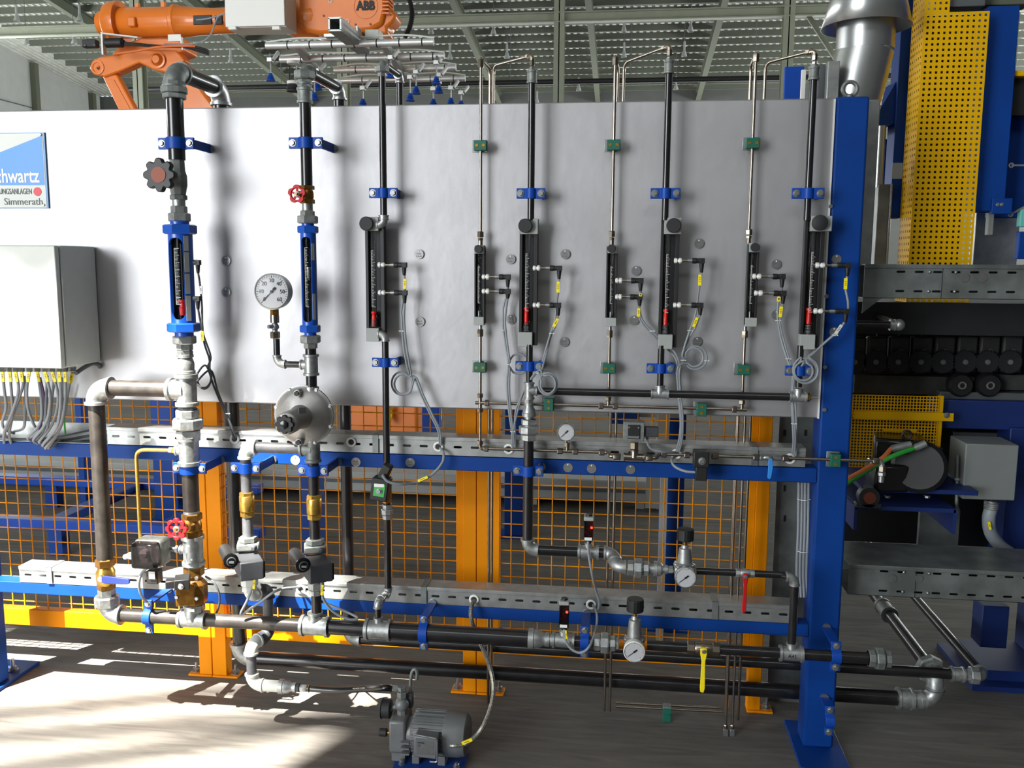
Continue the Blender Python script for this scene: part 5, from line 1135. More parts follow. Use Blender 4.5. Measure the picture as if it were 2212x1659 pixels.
socket(t, HG(2053), HG(2082), r2*1.35, 'galv'); nut(t, HG(2082), HG(2095), r2*1.2); nut(t, HG(2094), HG(2114), r2*1.75, 'galv', 8, 'union'); c = HG(2124); elbow(t, c, -VX, VY, r2*1.0, 'galv', L=.035); pipe(t, c+VY*.03, c+VY*1.7, r2*.95)
# floor tubes behind the regulators
t = thing('floor_tube', 'pair of thin steel tubes lying on the floor between the rear tube ends', 'tube', F(1440, 1530)); 
for k, (y0, y1) in enumerate(((1518, 1529), (1526, 1537))):
    a, b = F(1330, y0, .03), F(1556, y1, .03); MB().cyl(a, b, .0045, 10).build('tube', 'stainless', t)
    MB().tube(bendpts([b, b+VX*.02, b+VX*.03+VY*.05, b+VX*.03+VY*.05+VZ*.5], .02), .0045, 8).build('tube', 'stainless', t)
clip_ = thing('tube_clamp', 'green clamp block standing on the floor over the floor tubes', 'tube clamp', F(1440, 1558)); b = F(1440, 1560)
MB().bb(b.x-.014, b.x+.014, b.y, b.y+.028, 0, .026).build('clamp_block', 'green', clip_, bevel=.001); MB().bb(b.x-.014, b.x+.014, b.y, b.y+.028, .027, .052).build('clamp_block', 'green', clip_, bevel=.001); MB().bb(b.x-.014, b.x+.014, b.y-.001, b.y+.029, .052, .056).build('top_plate', 'galv', clip_)
for (x, y), nm in (((1567, 1588), 'tube standing on the floor below the yellow lever with a nut block'), ((1581, 1588), 'tube standing closest to the fence foot with a nut block')):
    b = F(x, y); t = thing('riser_tube', 'thin steel ' + nm, 'tube', b); MB().box(b+VZ*.012, (.015, .018, .024)).build('nut_block', 'steel', t, bevel=.001); MB().hexa(b+VZ*.032, VZ, .008, .014).build('nut', 'stainless', t); MB().cyl(b+VZ*.03, Vector((b.x, b.y, 1.25)), .0042, 10).build('tube', 'stainless', t)
# ================================================================ vacuum pump on the floor
pp = F(868, 1614); py = -.22; zc = P(955, 1583, py).z; m = mpp(P(955, 1583, py))
xp = lambda x, y=1583, Y=py: P(x, y, Y).x
t = thing('vacuum_pump', 'grey vacuum pump with ribbed motor and round gauge on a blue base plate', 'pump', (xp(930), py, .006)); Rm = 45*m
A = F(868, 1612); B_ = F(1014, 1622); C_ = F(1003, 1659); D_ = F(850, 1659); e1 = (D_-A).normalized(); e2 = (C_-B_).normalized()
pl = [A, D_+e1*.12, C_+e2*.12, B_]; MB().add([q+VZ*z for z in (0, .008) for q in pl], [(0, 1, 2, 3), (7, 6, 5, 4), (0, 4, 5, 1), (1, 5, 6, 2), (2, 6, 7, 3), (3, 7, 4, 0)]).build('base_plate', 'blue', t)
x0, x1, x2 = xp(893), xp(966), xp(1016)
MB().lathe((x0, py, zc), VX, [(0, Rm*.8), (.01, Rm*.92), (x1-x0, Rm*.92)], 28).build('motor_body', 'pump', t)
mb = MB()
for i in range(22):
    a = 2*math.pi*i/22; d = Vector((0, math.cos(a), math.sin(a))); mb.bar(Vector((x0+.006, py, zc))+d*Rm*.95, Vector((x1, py, zc))+d*Rm*.95, .004, Rm*.18, up=d)
mb.build('cooling_ribs', 'pump', t)
MB().lathe((x1-.004, py, zc), VX, [(0, Rm*.9), (0, Rm*1.06), (x2-x1-.03, Rm*1.06), (x2-x1-.008, Rm*.98), (x2-x1, Rm*.82)], 30).build('fan_cover', 'pump', t)
xh0, xh1 = xp(849), xp(884); zh1 = ZV(xh0, py-.04, 1553)
MB().bb(xh0, xh1, py-.055, py+.05, zc-.052, zh1).build('pump_head', 'pump', t, bevel=.008); MB().lathe((xh1-.002, py, zc), VX, [(0, Rm*.7), (x0-xh1+.004, Rm*.75)], 24).build('adapter', 'pump', t)
mb = MB()
for i in range(3): mb.bb(xh1-.012, x0+.002, py-.072, py-.03, zc-.045+i*.018, zc-.040+i*.018)
mb.build('vent_fins', 'pump', t)
for x in (xp(905), xp(960)): MB().bb(x-.012, x+.012, py-.05, py+.05, .008, zc-Rm*.8).build('foot', 'pump', t, bevel=.002)
MB().bb(xh0+.005, xh1-.005, py-.04, py+.04, .008, zc-.05).build('foot', 'pump', t)
jb = P(921, 1610, py-.085); MB().box(jb+VY*.022, (50*m, .075, 48*m), Matrix.Rotation(R_(3), 3, 'Y')).build('terminal_box', 'pump', t, bevel=.005); MB().box(jb-VY*.016, (36*m, .001, 30*m)).build('type_plate', 'tag_steel', t)
MB().tube(bendpts([jb+Vector((-24*m, -.02, 30*m)), jb+Vector((26*m, -.02, 24*m)), jb+Vector((26*m, -.02, -28*m)), jb+Vector((10*m, -.02, -28*m))], .008), .0028, 8).build('wire_bail', 'steel', t)
MB().box(jb+Vector((-9*m, -.0168, 11*m)), (14*m, .0006, 2.6*m)).build('plate_bar', 'dark_print', t); text_mesh('CE', 4.5*m, jb+Vector((-13*m, -.0168, 5*m)), VX, VZ, 'plate_print', 'print', t, .0002)
pz = Vector((xp(869), py, zh1)); MB().cyl(pz, pz+VZ*.05, .017, 8).build('inlet_post', 'pump', t); MB().ball(pz+VZ*.032, .024, 14, 8).build('inlet_tee', 'pump', t); nut(t, pz+VZ*.055, pz+VZ*.075, .016, 'galv_dull'); nut(t, pz+VZ*.078, pz+VZ*.092, .014, 'galv_dull')
gq = P(836, 1531, py); MB().cyl(pz+VZ*.032, gq+VX*.01, .01, 12).build('gauge_stem', 'pump', t); MB().lathe(gq-VX*.018, VX, [(0, .031), (.003, .033), (.004, .030), (.030, .030), (.032, .026)], 26).build('gauge_case', 'rubber', t)
mf = P(841, 1576, py); MB().cyl(Vector((xh0, py-.02, mf.z)), Vector((mf.x, py-.02, mf.z)), .006, 12).build('filter_nipple', 'brass_bright', t); MB().lathe(Vector((P(823, 1576, py).x, py-.02, mf.z)), VX, [(0, .011), (.002, .013), (.024, .013), (.026, .010)], 16).build('silencer', 'rubber', t)
lr = pz+Vector((.022, .02, .05)); MB().tube(smoothpts([lr, lr+VZ*.05+VX*.002, lr+VZ*.085+VX*.008, lr+VZ*.094+VX*.018, lr+VZ*.08+VX*.024, lr+VZ*.06+VX*.022], 6), .0055, 10).build('lifting_hook', 'galv_dull', t)
MB().box(lr-VZ*.01, (.02, .025, .05)).build('relief_valve', 'dark_grey', t, bevel=.003)
for x, y in ((868, 1650), (986, 1657)):
    q = F(x, y, .008); mb = MB(); mb.lathe(q, VZ, [(0, .011), (.002, .011)], 12); mb.hexa(q+VZ*.007, VZ, .009, .009); mb.cyl(q, q+VZ*.016, .005, 8); mb.build('anchor_bolt', 'steel', t)
# pump hose
t = thing('pump_hose', 'black rubber hose from the grey pipe branch to the pump inlet', 'hose', P(760, 1492, -.15)); a = H_(664); b = pz+VZ*.098
hp = [a, P(700, 1490, -.135), P(740, 1491, -.15), P(790, 1488, -.18), P(830, 1486, -.23), P(850, 1487, py+.01)]
MB().tube(smoothpts(hp, 8), .0105, 12).build('hose', 'black_gloss', t); 
for q, d in ((P(668, 1487, -.128), 0), (P(845, 1487, py+.02), 0)): MB().torus(q, VX, .0115, .002, 18, 6).build('hose_clamp', 'brass', t)
nut(t, P(848, 1487, py), P(860, 1487, py), .0105, 'steel'); ec = Vector((pz.x, py, P(862, 1487, py).z)); elbow(t, ec, -VX, -VZ, .006, 'steel', L=.014); MB().cyl(ec-VZ*.01, pz+VZ*.09, .006, 10).build('nipple', 'steel', t)
text_mesh('HIPLAFLEX 20 BAR', .0072, P(775, 1487, -.19), (P(800, 1487, -.2)-P(760, 1489, -.16)), VZ, 'hose_print', 'offwhite', t, .0002)
t = thing('conduit', 'braided steel conduit curving from the pump up to the lower tray', 'conduit', P(1060, 1540, -.2))
cab(t, [(957, 1608, py-.05), (980, 1611, py-.07), (1008, 1605, py-.06), (1038, 1578, -.30), (1058, 1535, -.26), (1066, 1490, -.22), (1058, 1440, -.18), (1040, 1395, -.06), (1025, 1360, -.055), (1017, 1330, -.05), (1019, 1308, -.03), (1025, 1296, .0)], .0072, 'braid', 'braid')
nut(t, P(952, 1608, py-.05), P(964, 1609, py-.055), .011, 'steel', name='gland'); ctag(t, 998, 1606, 1020, 1597, py-.075, .01)
# ================================================================ right side: press with guard, duct, drive
def perf(par, O, ux, uz, nx, nz, pitch, hole, margin, mt, name, th=.0015):
    us = [0, margin]; zs = [0, margin]; hu = set(); hz = set()
    for L_, n, hs in ((us, nx, hu), (zs, nz, hz)):
        for i in range(n): hs.add(len(L_)-1); L_ += [L_[-1]+hole, L_[-1]+hole+(pitch-hole if i < n-1 else margin)]
    mb = MB(); W_ = len(us); vs = [Vector(O)+Vector(ux)*u+Vector(uz)*z for z in zs for u in us]; fs = []
    for j in range(len(zs)-1):
        for i in range(len(us)-1):
            if i in hu and j in hz: continue
            fs.append((j*W_+i, j*W_+i+1, (j+1)*W_+i+1, (j+1)*W_+i))
    mb.add(vs, fs); o = mb.build(name, mt, par, smooth=0); md = o.modifiers.new('thickness', 'SOLIDIFY'); md.thickness = th
    return o, us[-1], zs[-1]
YG = .45; gx0, gx1 = P(1973, 420, YG).x, P(2109, 405, YG).x; ygb = DY(1973, 420, YG, 1948); gz0, gz1 = P(2040, 657, YG).z, P(2100, 15, YG).z
t = thing('guard', 'tall yellow perforated machine guard with square holes', 'guard', (gx0, YG, gz0)); n = 11; pit = (gx1-gx0)/(n+.15); nz = round((gz1-gz0)/pit)-1; mg = pit*.42
perf(t, (gx0, YG, gz0), VX, VZ, n, nz, pit, pit*.42, mg, 'guard', 'front_sheet'); perf(t, (gx0, YG, gz0), VY, VZ, 6, nz+3, (ygb-YG)/6.15, (ygb-YG)/6.15*.42, (ygb-YG)/6.15*.42, 'guard', 'side_sheet')
perf(t, (gx0, YG, gz0+pit*(nz+.26)), VX, VZ, 4, 3, pit, pit*.42, mg, 'guard', 'upper_sheet')
MB().bb(gx0+.02, gx1-.01, YG+.10, ygb-.005, gz0+.05, gz1).build('interior_shade', 'rust_red', t).data.materials[0] = MATS['black']  # black box added inside so the guard holes look shaded
for (px, py_, w_) in ((1938, 369, .05),): MB().box(P(px, py_, YG+.05), (.035, .004, .055)).build('hinge_plate', 'grey_paint', t); 
# press frame
t = thing('press_frame', 'blue steel press frame behind the yellow perforated guard', 'machine frame', (1.3, .75, 0)); YP = YG+.16
def col(x0, x1, y0, y1, Y, dep, mt='blue', nm='column', bev=.003): 
    ym = (y0+y1)/2; a = P((x0+x1)/2, ym, Y); return MB().bb(P(x0, ym, Y).x, P(x1, ym, Y).x, Y, Y+dep, ZV(a.x, Y, y1), ZV(a.x, Y, y0)).build(nm, mt, t, bevel=bev)
col(2118, 2187, 12, 456, YG+.06, .12); col(1937, 1970, -30, 470, YP, .1); col(1898, 1950, 300, 420, YP+.25, .1, 'blue', 'rear_column')
MB().prism([(P(1893, 250, YP+.02).x, P(1893, 250, YP+.02).z), (P(1893, 285, YP+.02).x, P(1893, 285, YP+.02).z), (P(1940, 262, YP+.02).x, P(1940, 262, YP+.02).z), (P(1940, 170, YP+.02).x, P(1940, 170, YP+.02).z)], (0, YP+.02, 0), VX, VZ, VY*.2).build('head_bracket', 'blue', t)
MB().cyl(P(1899, 405, YP), P(1906, 272, YP), 8*mpp(P(1900, 340, YP)), 18).build('spindle', 'duct', t)
col(1893, 1922, 398, 575, YP-.02, .05, 'sheet_dark', 'slide_plate'); col(1919, 1924, 396, 575, YP-.03, .03, 'galv', 'slide_edge')
col(1866, 1892, 215, 575, .20, .02, 'sheet', 'cover_sheet'); col(2143, 2187, 428, 462, YG+.02, .02, 'blue', 'stop_plate', .002)
for x in (2155, 2164): bolt(t, P(x, 442, YG+.02), .005, .004)
col(2105, 2200, 455, 590, YG+.3, .05, 'sheet', 'rear_sheet'); col(2135, 2147, 458, 508, YG+.12, .03, 'grey_paint', 'angle_bracket')
col(2150, 2230, 155, 470, YG+.2, .05, 'blue', 'rear_column'); col(2175, 2240, 160, 250, YG+.12, .05, 'black', 'switch_box')
col(2183, 2240, 152, 164, YG+.08, .05, 'guard', 'yellow_cap'); col(2040, 2130, -20, 14, YG+.03, .1, 'grey_dark', 'top_block'); col(2123, 2230, -20, 10, YG+.10, .08, 'rafter', 'top_cover')
for (a, b) in (((2185, 357), (2230, 357)), ((2183, 463), (2225, 440))):
    A_, B2 = P(*a, YG+.05), P(*b, YG+.05); mb = MB(); mb.bar(A_, B2, .004, .006); mb.torus(A_, VY, .007, .0025, 16, 6); mb.build('link_rod', 'galv_dull', t)
col(2204, 2230, 450, 490, YG+.05, .03, 'teal', 'sensor_block'); col(2200, 2230, 500, 560, YG+.07, .03, 'blue', 'bracket')
# dark machine interior and lower body
YD = .95
mat('recess_shade', '#1f2224', .6, .1, .3, 6); mat('bearing', '#3c3f3c', .55, .2, .3, 20); mat('blue_shaded', '#0a2560', .5, 0, .1, 6)  # shade of the machine recess put into these dark colours
col(1835, 2400, 640, 1180, YD, .06, 'recess_shade', 'rear_wall', 0); col(1845, 2400, 655, 725, .42, .5, 'recess_shade', 'furnace_lintel', 0)
col(2028, 2400, 868, 930, .62, .15, 'blue_shaded', 'cross_beam'); col(2030, 2400, 850, 869, .66, .15, 'grey_dark', 'ledge')
col(1845, 2080, 812, 852, .70, .05, 'bearing', 'guide_rail', .002); col(2160, 2400, 812, 845, .70, .05, 'bearing', 'guide_rail', .002)
col(2168, 2400, 928, 1300, .6, .12, 'blue_shaded', 'column'); a = F(2100, 1492); MB().bb(a.x, a.x+.6, a.y, a.y+.4, 0, .02).build('base_plate', 'blue_shaded', t); MB().bb(a.x+.06, a.x+.6, a.y+.06, a.y+.35, .02, .06).build('plinth', 'blue_shaded', t)
col(2120, 2178, 1310, 1400, .65, .1, 'blue_shaded', 'leg'); col(1985, 2072, 1100, 1185, .62, .02, 'sheet_dark', 'cover_plate', .001); col(2060, 2180, 935, 1000, .72, .02, 'grey_dark', 'cover_plate', .001)
xs_ = P(2350, 800, .5).x; MB().bb(xs_, xs_+.16, .30, .9, 0, 2.7).build('side_column', 'blue_shaded', t, bevel=.006)
for i, x in enumerate((1846, 1892, 1940, 1989, 2037, 2085, 2133, 2182)):
    c = P(x, 765, .74); m = mpp(c); b = thing('roller_bearing', 'grey roller bearing block with sprocket in the dark drive row', 'bearing', c-VZ*.06, 'bearing blocks of the roller drive')
    MB().box(c, (41*m, .05, 78*m)).build('bearing_block', 'bearing', b, bevel=.008); MB().torus(c+Vector((0, -.027, 8*m)), VY, .007, .002, 14, 6).build('grease_ring', 'galv_dull', b)
    q = P(x, 782, .69); mb = MB(); w_ = lobed(25*m, 22, .004, 4); mb.prism(w_, q, VX, VZ, VY*.012); mb.build('sprocket', 'recess_shade', b); MB().lathe(q, -VY, [(0, 5.5*m), (.006, 5.5*m)], 16).build('shaft_end', 'galv_dull', b); MB().cyl(c+VZ*39*m, c+VZ*62*m, .0015, 6).build('grease_pipe', 'galv_dull', b)
for x in (2079, 2140):
    c = P(x, 833, .63); m = mpp(c); b = thing('idler_wheel', 'black idler wheel on the guide rail %s the yellow mesh guard' % ('closer to' if x < 2100 else 'farther from'), 'wheel', c-VZ*25*m, 'idler wheels on the guide rail'); MB().lathe(c+VY*.06, -VY, [(0, 24*m), (.01, 26*m), (.045, 26*m), (.055, 22*m)], 26).build('tyre', 'black', b); MB().torus(c, VY, 7*m, 2.2*m, 18, 6).build('hub_ring', 'galv_dull', b); MB().cyl(c+VY*.06, c+VY*.2, .012, 10).build('axle', 'galv_dull', b)
# fine yellow mesh guard
YM = .58; gx0, gx1 = P(1838, 930, YM).x, P(2029, 930, YM).x; gz0, gz1 = P(1930, 1012, YM).z, P(1930, 852, YM).z; t = thing('mesh_guard', 'fine yellow mesh guard behind the black motor', 'guard', (gx0, YM, gz0)); pt_ = 6.6*mpp(P(1930, 930, YM))
perf(t, (gx0, YM, gz0), VX, VZ, int((gx1-gx0)/pt_), int((gz1-gz0)/pt_), pt_, pt_*.68, pt_*.3, 'guard', 'mesh'); a = P(1930, 893, YM); MB().bb(gx0, P(2054, 893, YM).x, YM-.03, YM-.026, P(1930, 904, YM).z, P(1930, 887, YM).z).build('cross_strip', 'guard', t); bolt(t, P(2045, 897, YM-.03), .008, .006)
MB().bb(gx1-.008, gx1+.004, YM-.012, YM+.012, gz0, gz1).build('edge_frame', 'guard', t); MB().bb(P(1905, 925, YM).x, P(1975, 925, YM).x, YM-.03, YM-.027, P(1940, 929, YM).z, P(1940, 923, YM).z).build('bracket', 'guard', t)
# drive motor
YQ = .38; t = thing('drive_motor', 'black drive motor with lifting eye and cable plugs on a blue plate', 'motor', P(1960, 1058, YQ)); c = P(1962, 1000, YQ); m = mpp(c)
MB().lathe(P(1985, 1008, YQ+.16), P(1985, 1008, YQ-.09)-P(1985, 1008, YQ+.16), [(0, 46*m), (.03, 50*m), (.17, 50*m), (.20, 56*m), (.235, 56*m), (.25, 48*m)], 28).build('motor_body', 'black', t)
MB().box(P(1940, 975, YQ+.12), (105*m, .16, 70*m), Matrix.Rotation(R_(-14), 3, 'Z')).build('gearbox', 'black_gloss', t, bevel=.012); MB().box(P(1915, 1025, YQ), (70*m, .14, 60*m)).build('gearbox_foot', 'black_gloss', t, bevel=.012)
MB().box(P(1985, 972, YQ-.03), (90*m, .05, 18*m)).build('terminal_cover', 'black_gloss', t, bevel=.005); MB().torus(P(1959, 940, YQ-.01), VY, 9*m, 3*m, 20, 8).build('lifting_eye', 'black', t)
for (a, b, d, e, mt) in (((1925, 970), (1968, 960), (1838, 1032), (1900, 995), 'cable_orange'), ((1975, 968), (2000, 958), (1836, 1040), (1915, 992), 'cable_green')):
    A_, B2 = P(*a, YQ-.09), P(*b, YQ-.09); MB().lathe(A_, B2-A_, [(0, .010), (.006, .013), ((B2-A_).length, .013)], 16).build('plug', 'galv_dull', t); MB().tube(smoothpts([A_, P(*e, YQ-.13), P(*d, YQ-.10), P(d[0]-30, d[1]+20, YQ-.05)], 8), .0085, 10).build('cable', mt, t)
# motor bracket
t = thing('motor_bracket', 'blue motor bracket with pillow block bearing and threaded rod', 'bracket', P(1960, 1150, YQ))
MB().bb(P(1860, 1050, YQ-.05).x, P(2112, 1055, YQ-.05).x, YQ-.06, YQ+.35, P(1960, 1064, YQ-.05).z, P(1960, 1054, YQ-.05).z).build('top_plate', 'blue_shaded', t, bevel=.002)
MB().bb(P(1848, 1098, YQ-.05).x, P(2063, 1098, YQ-.05).x, YQ-.06, YQ+.32, P(1960, 1103, YQ-.05).z, P(1960, 1094, YQ-.05).z).build('channel_top', 'blue_shaded', t); 
for x in (1846, 2060): MB().bb(P(x-3, 1120, YQ-.05).x, P(x+4, 1120, YQ-.05).x, YQ-.06, YQ+.32, P(1960, 1148, YQ-.05).z, P(1960, 1096, YQ-.05).z).build('channel_flange', 'blue_shaded', t)
c = P(1878, 1075, YQ-.08); m = mpp(c); MB().lathe(c+VY*.04, -VY, [(0, 22*m), (.04, 22*m)], 22).build('pillow_block', 'dark_grey', t); MB().lathe(c, -VY, [(0, 13*m), (.008, 13*m), (.009, 9*m)], 20).build('shaft', 'rust_red', t); MB().bb(c.x-26*m, c.x+26*m, c.y, c.y+.04, c.z-24*m, c.z-14*m).build('bearing_foot', 'dark_grey', t, bevel=.003)
MB().cyl(P(2068, 983, YQ+.05), P(2066, 1120, YQ+.05), .006, 10).build('threaded_rod', 'galv_dull', t); MB().hexa(P(2068, 1034, YQ+.05), VZ, .014, .010).build('nut', 'galv_dull', t); MB().box(P(2067, 1105, YQ+.05), (.014, .012, .035)).build('clevis', 'galv_dull', t, bevel=.003)
for x in (1918, 2003): bolt(t, P(x, 1070, YQ-.02), .009, .008, -VZ)
# junction box and conduit
YJ = .40; t = thing('junction_box', 'plain grey junction box with thick conduit below beside the black motor', 'box', P(2140, 1080, YJ)); a = P(2078, 1078, YJ); b = P(2202, 962, YJ)
MB().bb(a.x, b.x, YJ, YJ+.16, a.z, b.z).build('box_body', 'grey_box', t, bevel=.004); c = P(2142, 1085, YJ+.05); mb = MB(); m = mpp(c)
for i in range(4): mb.torus(c-VZ*(i*.007), VZ, 13*m, .004, 22, 6)
mb.cyl(c+VZ*.006, c-VZ*.028, 12*m, 16); mb.build('gland', 'galv', t); MB().tube(smoothpts([c-VZ*.02, P(2136, 1120, YJ+.05), P(2140, 1150, YJ+.07), P(2160, 1178, YJ+.1), P(2190, 1200, YJ+.12)], 8), 13.5*m, 16).build('conduit', 'cable', t); ctag(t, 2136, 1127, 2139, 1144, YJ+.022, .008)
# right-hand cable trays
def tray2(x0, x1, y0a, y0b, Y, dep, rows, lbl, joint, clip0=None):
    c = P(2000, (y0a+y0b)/2, Y); z1, z0 = ZV(c.x, Y, y0a), ZV(c.x, Y, y0b); X0, X1 = P(x0, (y0a+y0b)/2, Y).x, P(x1, (y0a+y0b)/2, Y).x
    t = tray(X0, X1, Y, Y+dep, z0, z1, 'cable_tray', lbl, pitch=.0565, slot=.028, rows=rows, mt='sheet_dark', phase=.10, sh=.007)
    j = P(joint, (y0a+y0b)/2, Y).x; MB().bb(j-.001, j+.001, Y-.0006, Y+.0005, z0, z1).build('joint', 'black', t)
    for dx in (-.04, .04):
        for r in rows: MB().ball((j+dx, Y-.001, z0+(z1-z0)*r), .0055, 10, 6).build('joint_screw', 'steel', t)
    return t, X0, z0, z1
tr, X0, z0, z1 = tray2(1866, 2420, 573, 645, .16, .10, (.22, .80), 'deep galvanised tray with two slot rows above the bearing blocks', 2035)
MB().prism([(0, 0), (.06, 0), (0, -.05)], (X0, .161, z0), VX, VZ, VY*.002).build('end_gusset', 'sheet_dark', tr)
for x, y in ((2084, 600), (2122, 600)): c = P(x, y, .158); MB().lathe(c, -VY, [(0, .0145), (.001, .0145)], 20).build('number_disc', 'tag_steel', tr)
tr, X0, z0, z1 = tray2(1832, 2420, 1228, 1292, .13, .26, (.18, .84), 'deep galvanised tray with two slot rows low behind the post', 1978)
for x, y in ((1928, 1250), (1985, 1250)): c = P(x, y, .128); MB().lathe(c, -VY, [(0, .0135), (.001, .0135)], 20).build('number_disc', 'sheet_dark', tr)
t = thing('gas_pipe', 'short dark pipe with bright ball elbow below the deep tray', 'pipe line', P(1900, 700, .2)); e = P(1942, 702, .22); pipe(t, Vector((P(1840, 700, .22).x, .22, e.z)), e-VX*.02, .0125); MB().ball(e, .0195, 16, 10).build('elbow', 'galv', t); socket(t, e-VX*.03, e-VX*.012, .0175, 'galv'); pipe(t, e, P(1868, 672, .55), .0115)
# exhaust duct
YX = .42; c = P(1868, 110, YX); m = mpp(c); t = thing('exhaust_duct', 'round silver exhaust duct with conical rain collar behind the post', 'duct', P(1850, 230, YX)); Rd = 60*m
top = P(1872, 0, YX); MB().cyl(c, Vector((c.x, YX, c.z+.35)), Rd, 36).build('upper_duct', 'duct', t)
low = P(1832, 260, YX); d = (low-c); MB().tube([c+d*-.02, c+d*.5, low, low+Vector((-.06, .1, -.25))], Rd*.99, 36).build('lower_duct', 'duct', t); zc_ = ZV(c.x, YX, 60)
MB().lathe((c.x, YX, zc_), VZ, [(0, 93*m), (.10, 76*m), (.26, 48*m), (.40, 46*m)], 40, caps=(False, False)).build('rain_collar', 'duct', t).modifiers.new('thickness', 'SOLIDIFY').thickness = .002
t = thing('duct_support', 'grey flange box with blue plate beside the exhaust duct', 'bracket', P(1770, 212, .3))
def quad(x0, x1, y0, y1, Y, d, mt, nm): a, b = P(x0, y1, Y), P(x1, y0, Y); MB().bb(a.x, b.x, Y, Y+d, a.z-.1, b.z).build(nm, mt, t, bevel=.002)
quad(1785, 1815, 131, 212, .30, .1, 'sheet', 'flange_box'); quad(1766, 1784, 140, 212, .34, .05, 'grey_dark', 'inner_box'); quad(1729, 1742, 150, 212, .28, .012, 'white', 'white_plate'); quad(1761, 1767, 132, 212, .28, .012, 'white', 'white_plate'); quad(1693, 1738, 143, 212, .42, .02, 'blue_bright', 'blue_plate')
# ================================================================ robot behind the panel
YR = 4.3
def RP(x, y, Y=YR): return P(x, y, Y)
mr = mpp(RP(400, 50)); t = thing('robot', 'orange industrial robot arm reaching over the furnace panel', 'robot', RP(845, 1000, YR+.3))
def axlathe(par, x0, y0, x1, y1, prof, mt, nm, Y=YR, n=28):
    """prof: (column, radius in px) along the line x0,y0 -> x1,y1"""
    a, b = RP(x0, y0, Y), RP(x1, y1, Y); d = b-a; k = d.length/(x1-x0); return MB().lathe(a, d, [((x-x0)*k, r*mr) for x, r in prof], n).build(nm, mt, par)
axlathe(t, 215, 51, 860, 38, [(215, 14), (217, 24), (236, 27)], 'orange', 'rear_motor')
axlathe(t, 215, 51, 860, 38, [(234, 34), (240, 42), (256, 46), (266, 45), (267, 30)], 'orange', 'arm_flange')
ua = axlathe(t, 215, 51, 860, 38, [(262, 30), (266, 32), (380, 31), (384, 36), (391, 36), (394, 33), (430, 29), (480, 26), (640, 25)], 'orange', 'upper_arm')
MB().box(RP(286, 48, YR-.12), (18*mr, .05, 20*mr)).build('arm_lug', 'orange', ua, bevel=.01)
for x, y in ((297, 14), (353, 11)): MB().box(RP(x, y, YR), (10*mr, .03, 14*mr)).build('lifting_lug', 'orange', ua, bevel=.005)
for x0, x1 in ((417, 458), (464, 481)): MB().box(RP((x0+x1)/2, 43, YR-27*mr), ((x1-x0)*mr, .012, 19*mr)).build('cable_hatch', 'black', ua, bevel=.004)
# wrist
def poly(par, pts, Y, dep, mt, nm, bev=.01, m2=None): q = [RP(x, y, Y) for x, y in pts]; return MB().prism([(p.x, p.z) for p in q], (0, Y, 0), VX, VZ, VY*dep).build(nm, mt, par, bevel=bev)
axlathe(t, 215, 51, 860, 38, [(612, 27), (630, 30), (645, 38), (690, 40), (700, 34)], 'orange', 'wrist_joint')
wr = poly(t, [(640, -25), (640, 50), (660, 68), (690, 74), (740, 72), (800, 66), (826, 52), (834, 20), (832, -25)], YR-.14, .28, 'orange', 'wrist_housing', .03)
poly(t, [(826, 5), (846, 18), (857, 34), (848, 48), (836, 58), (838, 75), (812, 72), (815, 10)], YR-.1, .2, 'orange', 'wrist_motor', .02)
ring_ = RP(790, 13, YR-.142); MB().torus(ring_, VY, 25*mr, .0025, 36, 6).build('emblem_ring', 'orange', wr); text_mesh('ABB', 25*mr, ring_-VY*.004, VX, VZ, 'emblem', 'print', wr, .002, 'CENTER', .004, .85)
for x, y in ((714, 1), (751, 46)): MB().torus(RP(x, y, YR-.143), VY, 4*mr, 1*mr, 16, 6).build('fill_plug', 'offwhite', wr)
for x, y in ((699, 34), (768, 53), (800, 52), (829, 28)): MB().lathe(RP(x, y, YR-.143), -VY, [(0, 2.2*mr), (.004, 2.2*mr)], 10).build('cover_screw', 'rust_red', wr)
mb = MB()
for i in range(5): q = RP(838, 2+i*8, YR-.08); mb.box(q, (14*mr, .16, 3*mr))
mb.build('cooling_fins', 'orange', wr)
# arms and rods
la = poly(t, [(368, 125), (352, 150), (358, 175), (375, 205), (420, 300), (560, 520), (640, 520), (560, 360), (440, 200), (400, 140)], YR+.02, .22, 'orange', 'lower_arm', .02); MB().lathe(RP(344, 131, YR-.02), -VY, [(0, 17*mr), (.03, 17*mr), (.032, 13*mr), (.02, 13*mr), (.05, 9*mr), (.06, 8*mr)], 28).build('pivot_cap', 'orange', la)
poly(t, [(330, 108), (380, 108), (400, 130), (372, 160), (330, 150), (300, 135), (262, 152), (225, 166), (200, 160), (192, 145), (200, 130), (215, 122), (255, 118), (300, 105)], YR-.03, .12, 'orange', 'rocker_arm', .012)
MB().lathe(RP(211, 146, YR-.032), -VY, [(0, 14*mr), (.006, 15*mr), (.007, 11*mr), (-.004, 10*mr), (-.004, 5*mr), (.010, 5*mr)], 26).build('pivot_ring', 'orange', t); MB().lathe(RP(211, 147, YR-.045), -VY, [(0, 2.4*mr), (.003, 2.4*mr)], 12).build('pivot_hole', 'black', t)
lr_ = poly(t, [(218, 160), (252, 160), (300, 250), (430, 500), (395, 500), (262, 250)], YR+.0, .07, 'orange', 'link_rod', .012); poly(t, [(232, 172), (246, 172), (292, 255), (279, 255)], YR-.006, .008, 'orange', 'rod_rib', .002)
poly(t, [(305, 82), (395, 82), (398, 110), (372, 118), (310, 112), (285, 118), (240, 118), (262, 95)], YR-.02, .24, 'orange', 'shoulder_casting', .012)
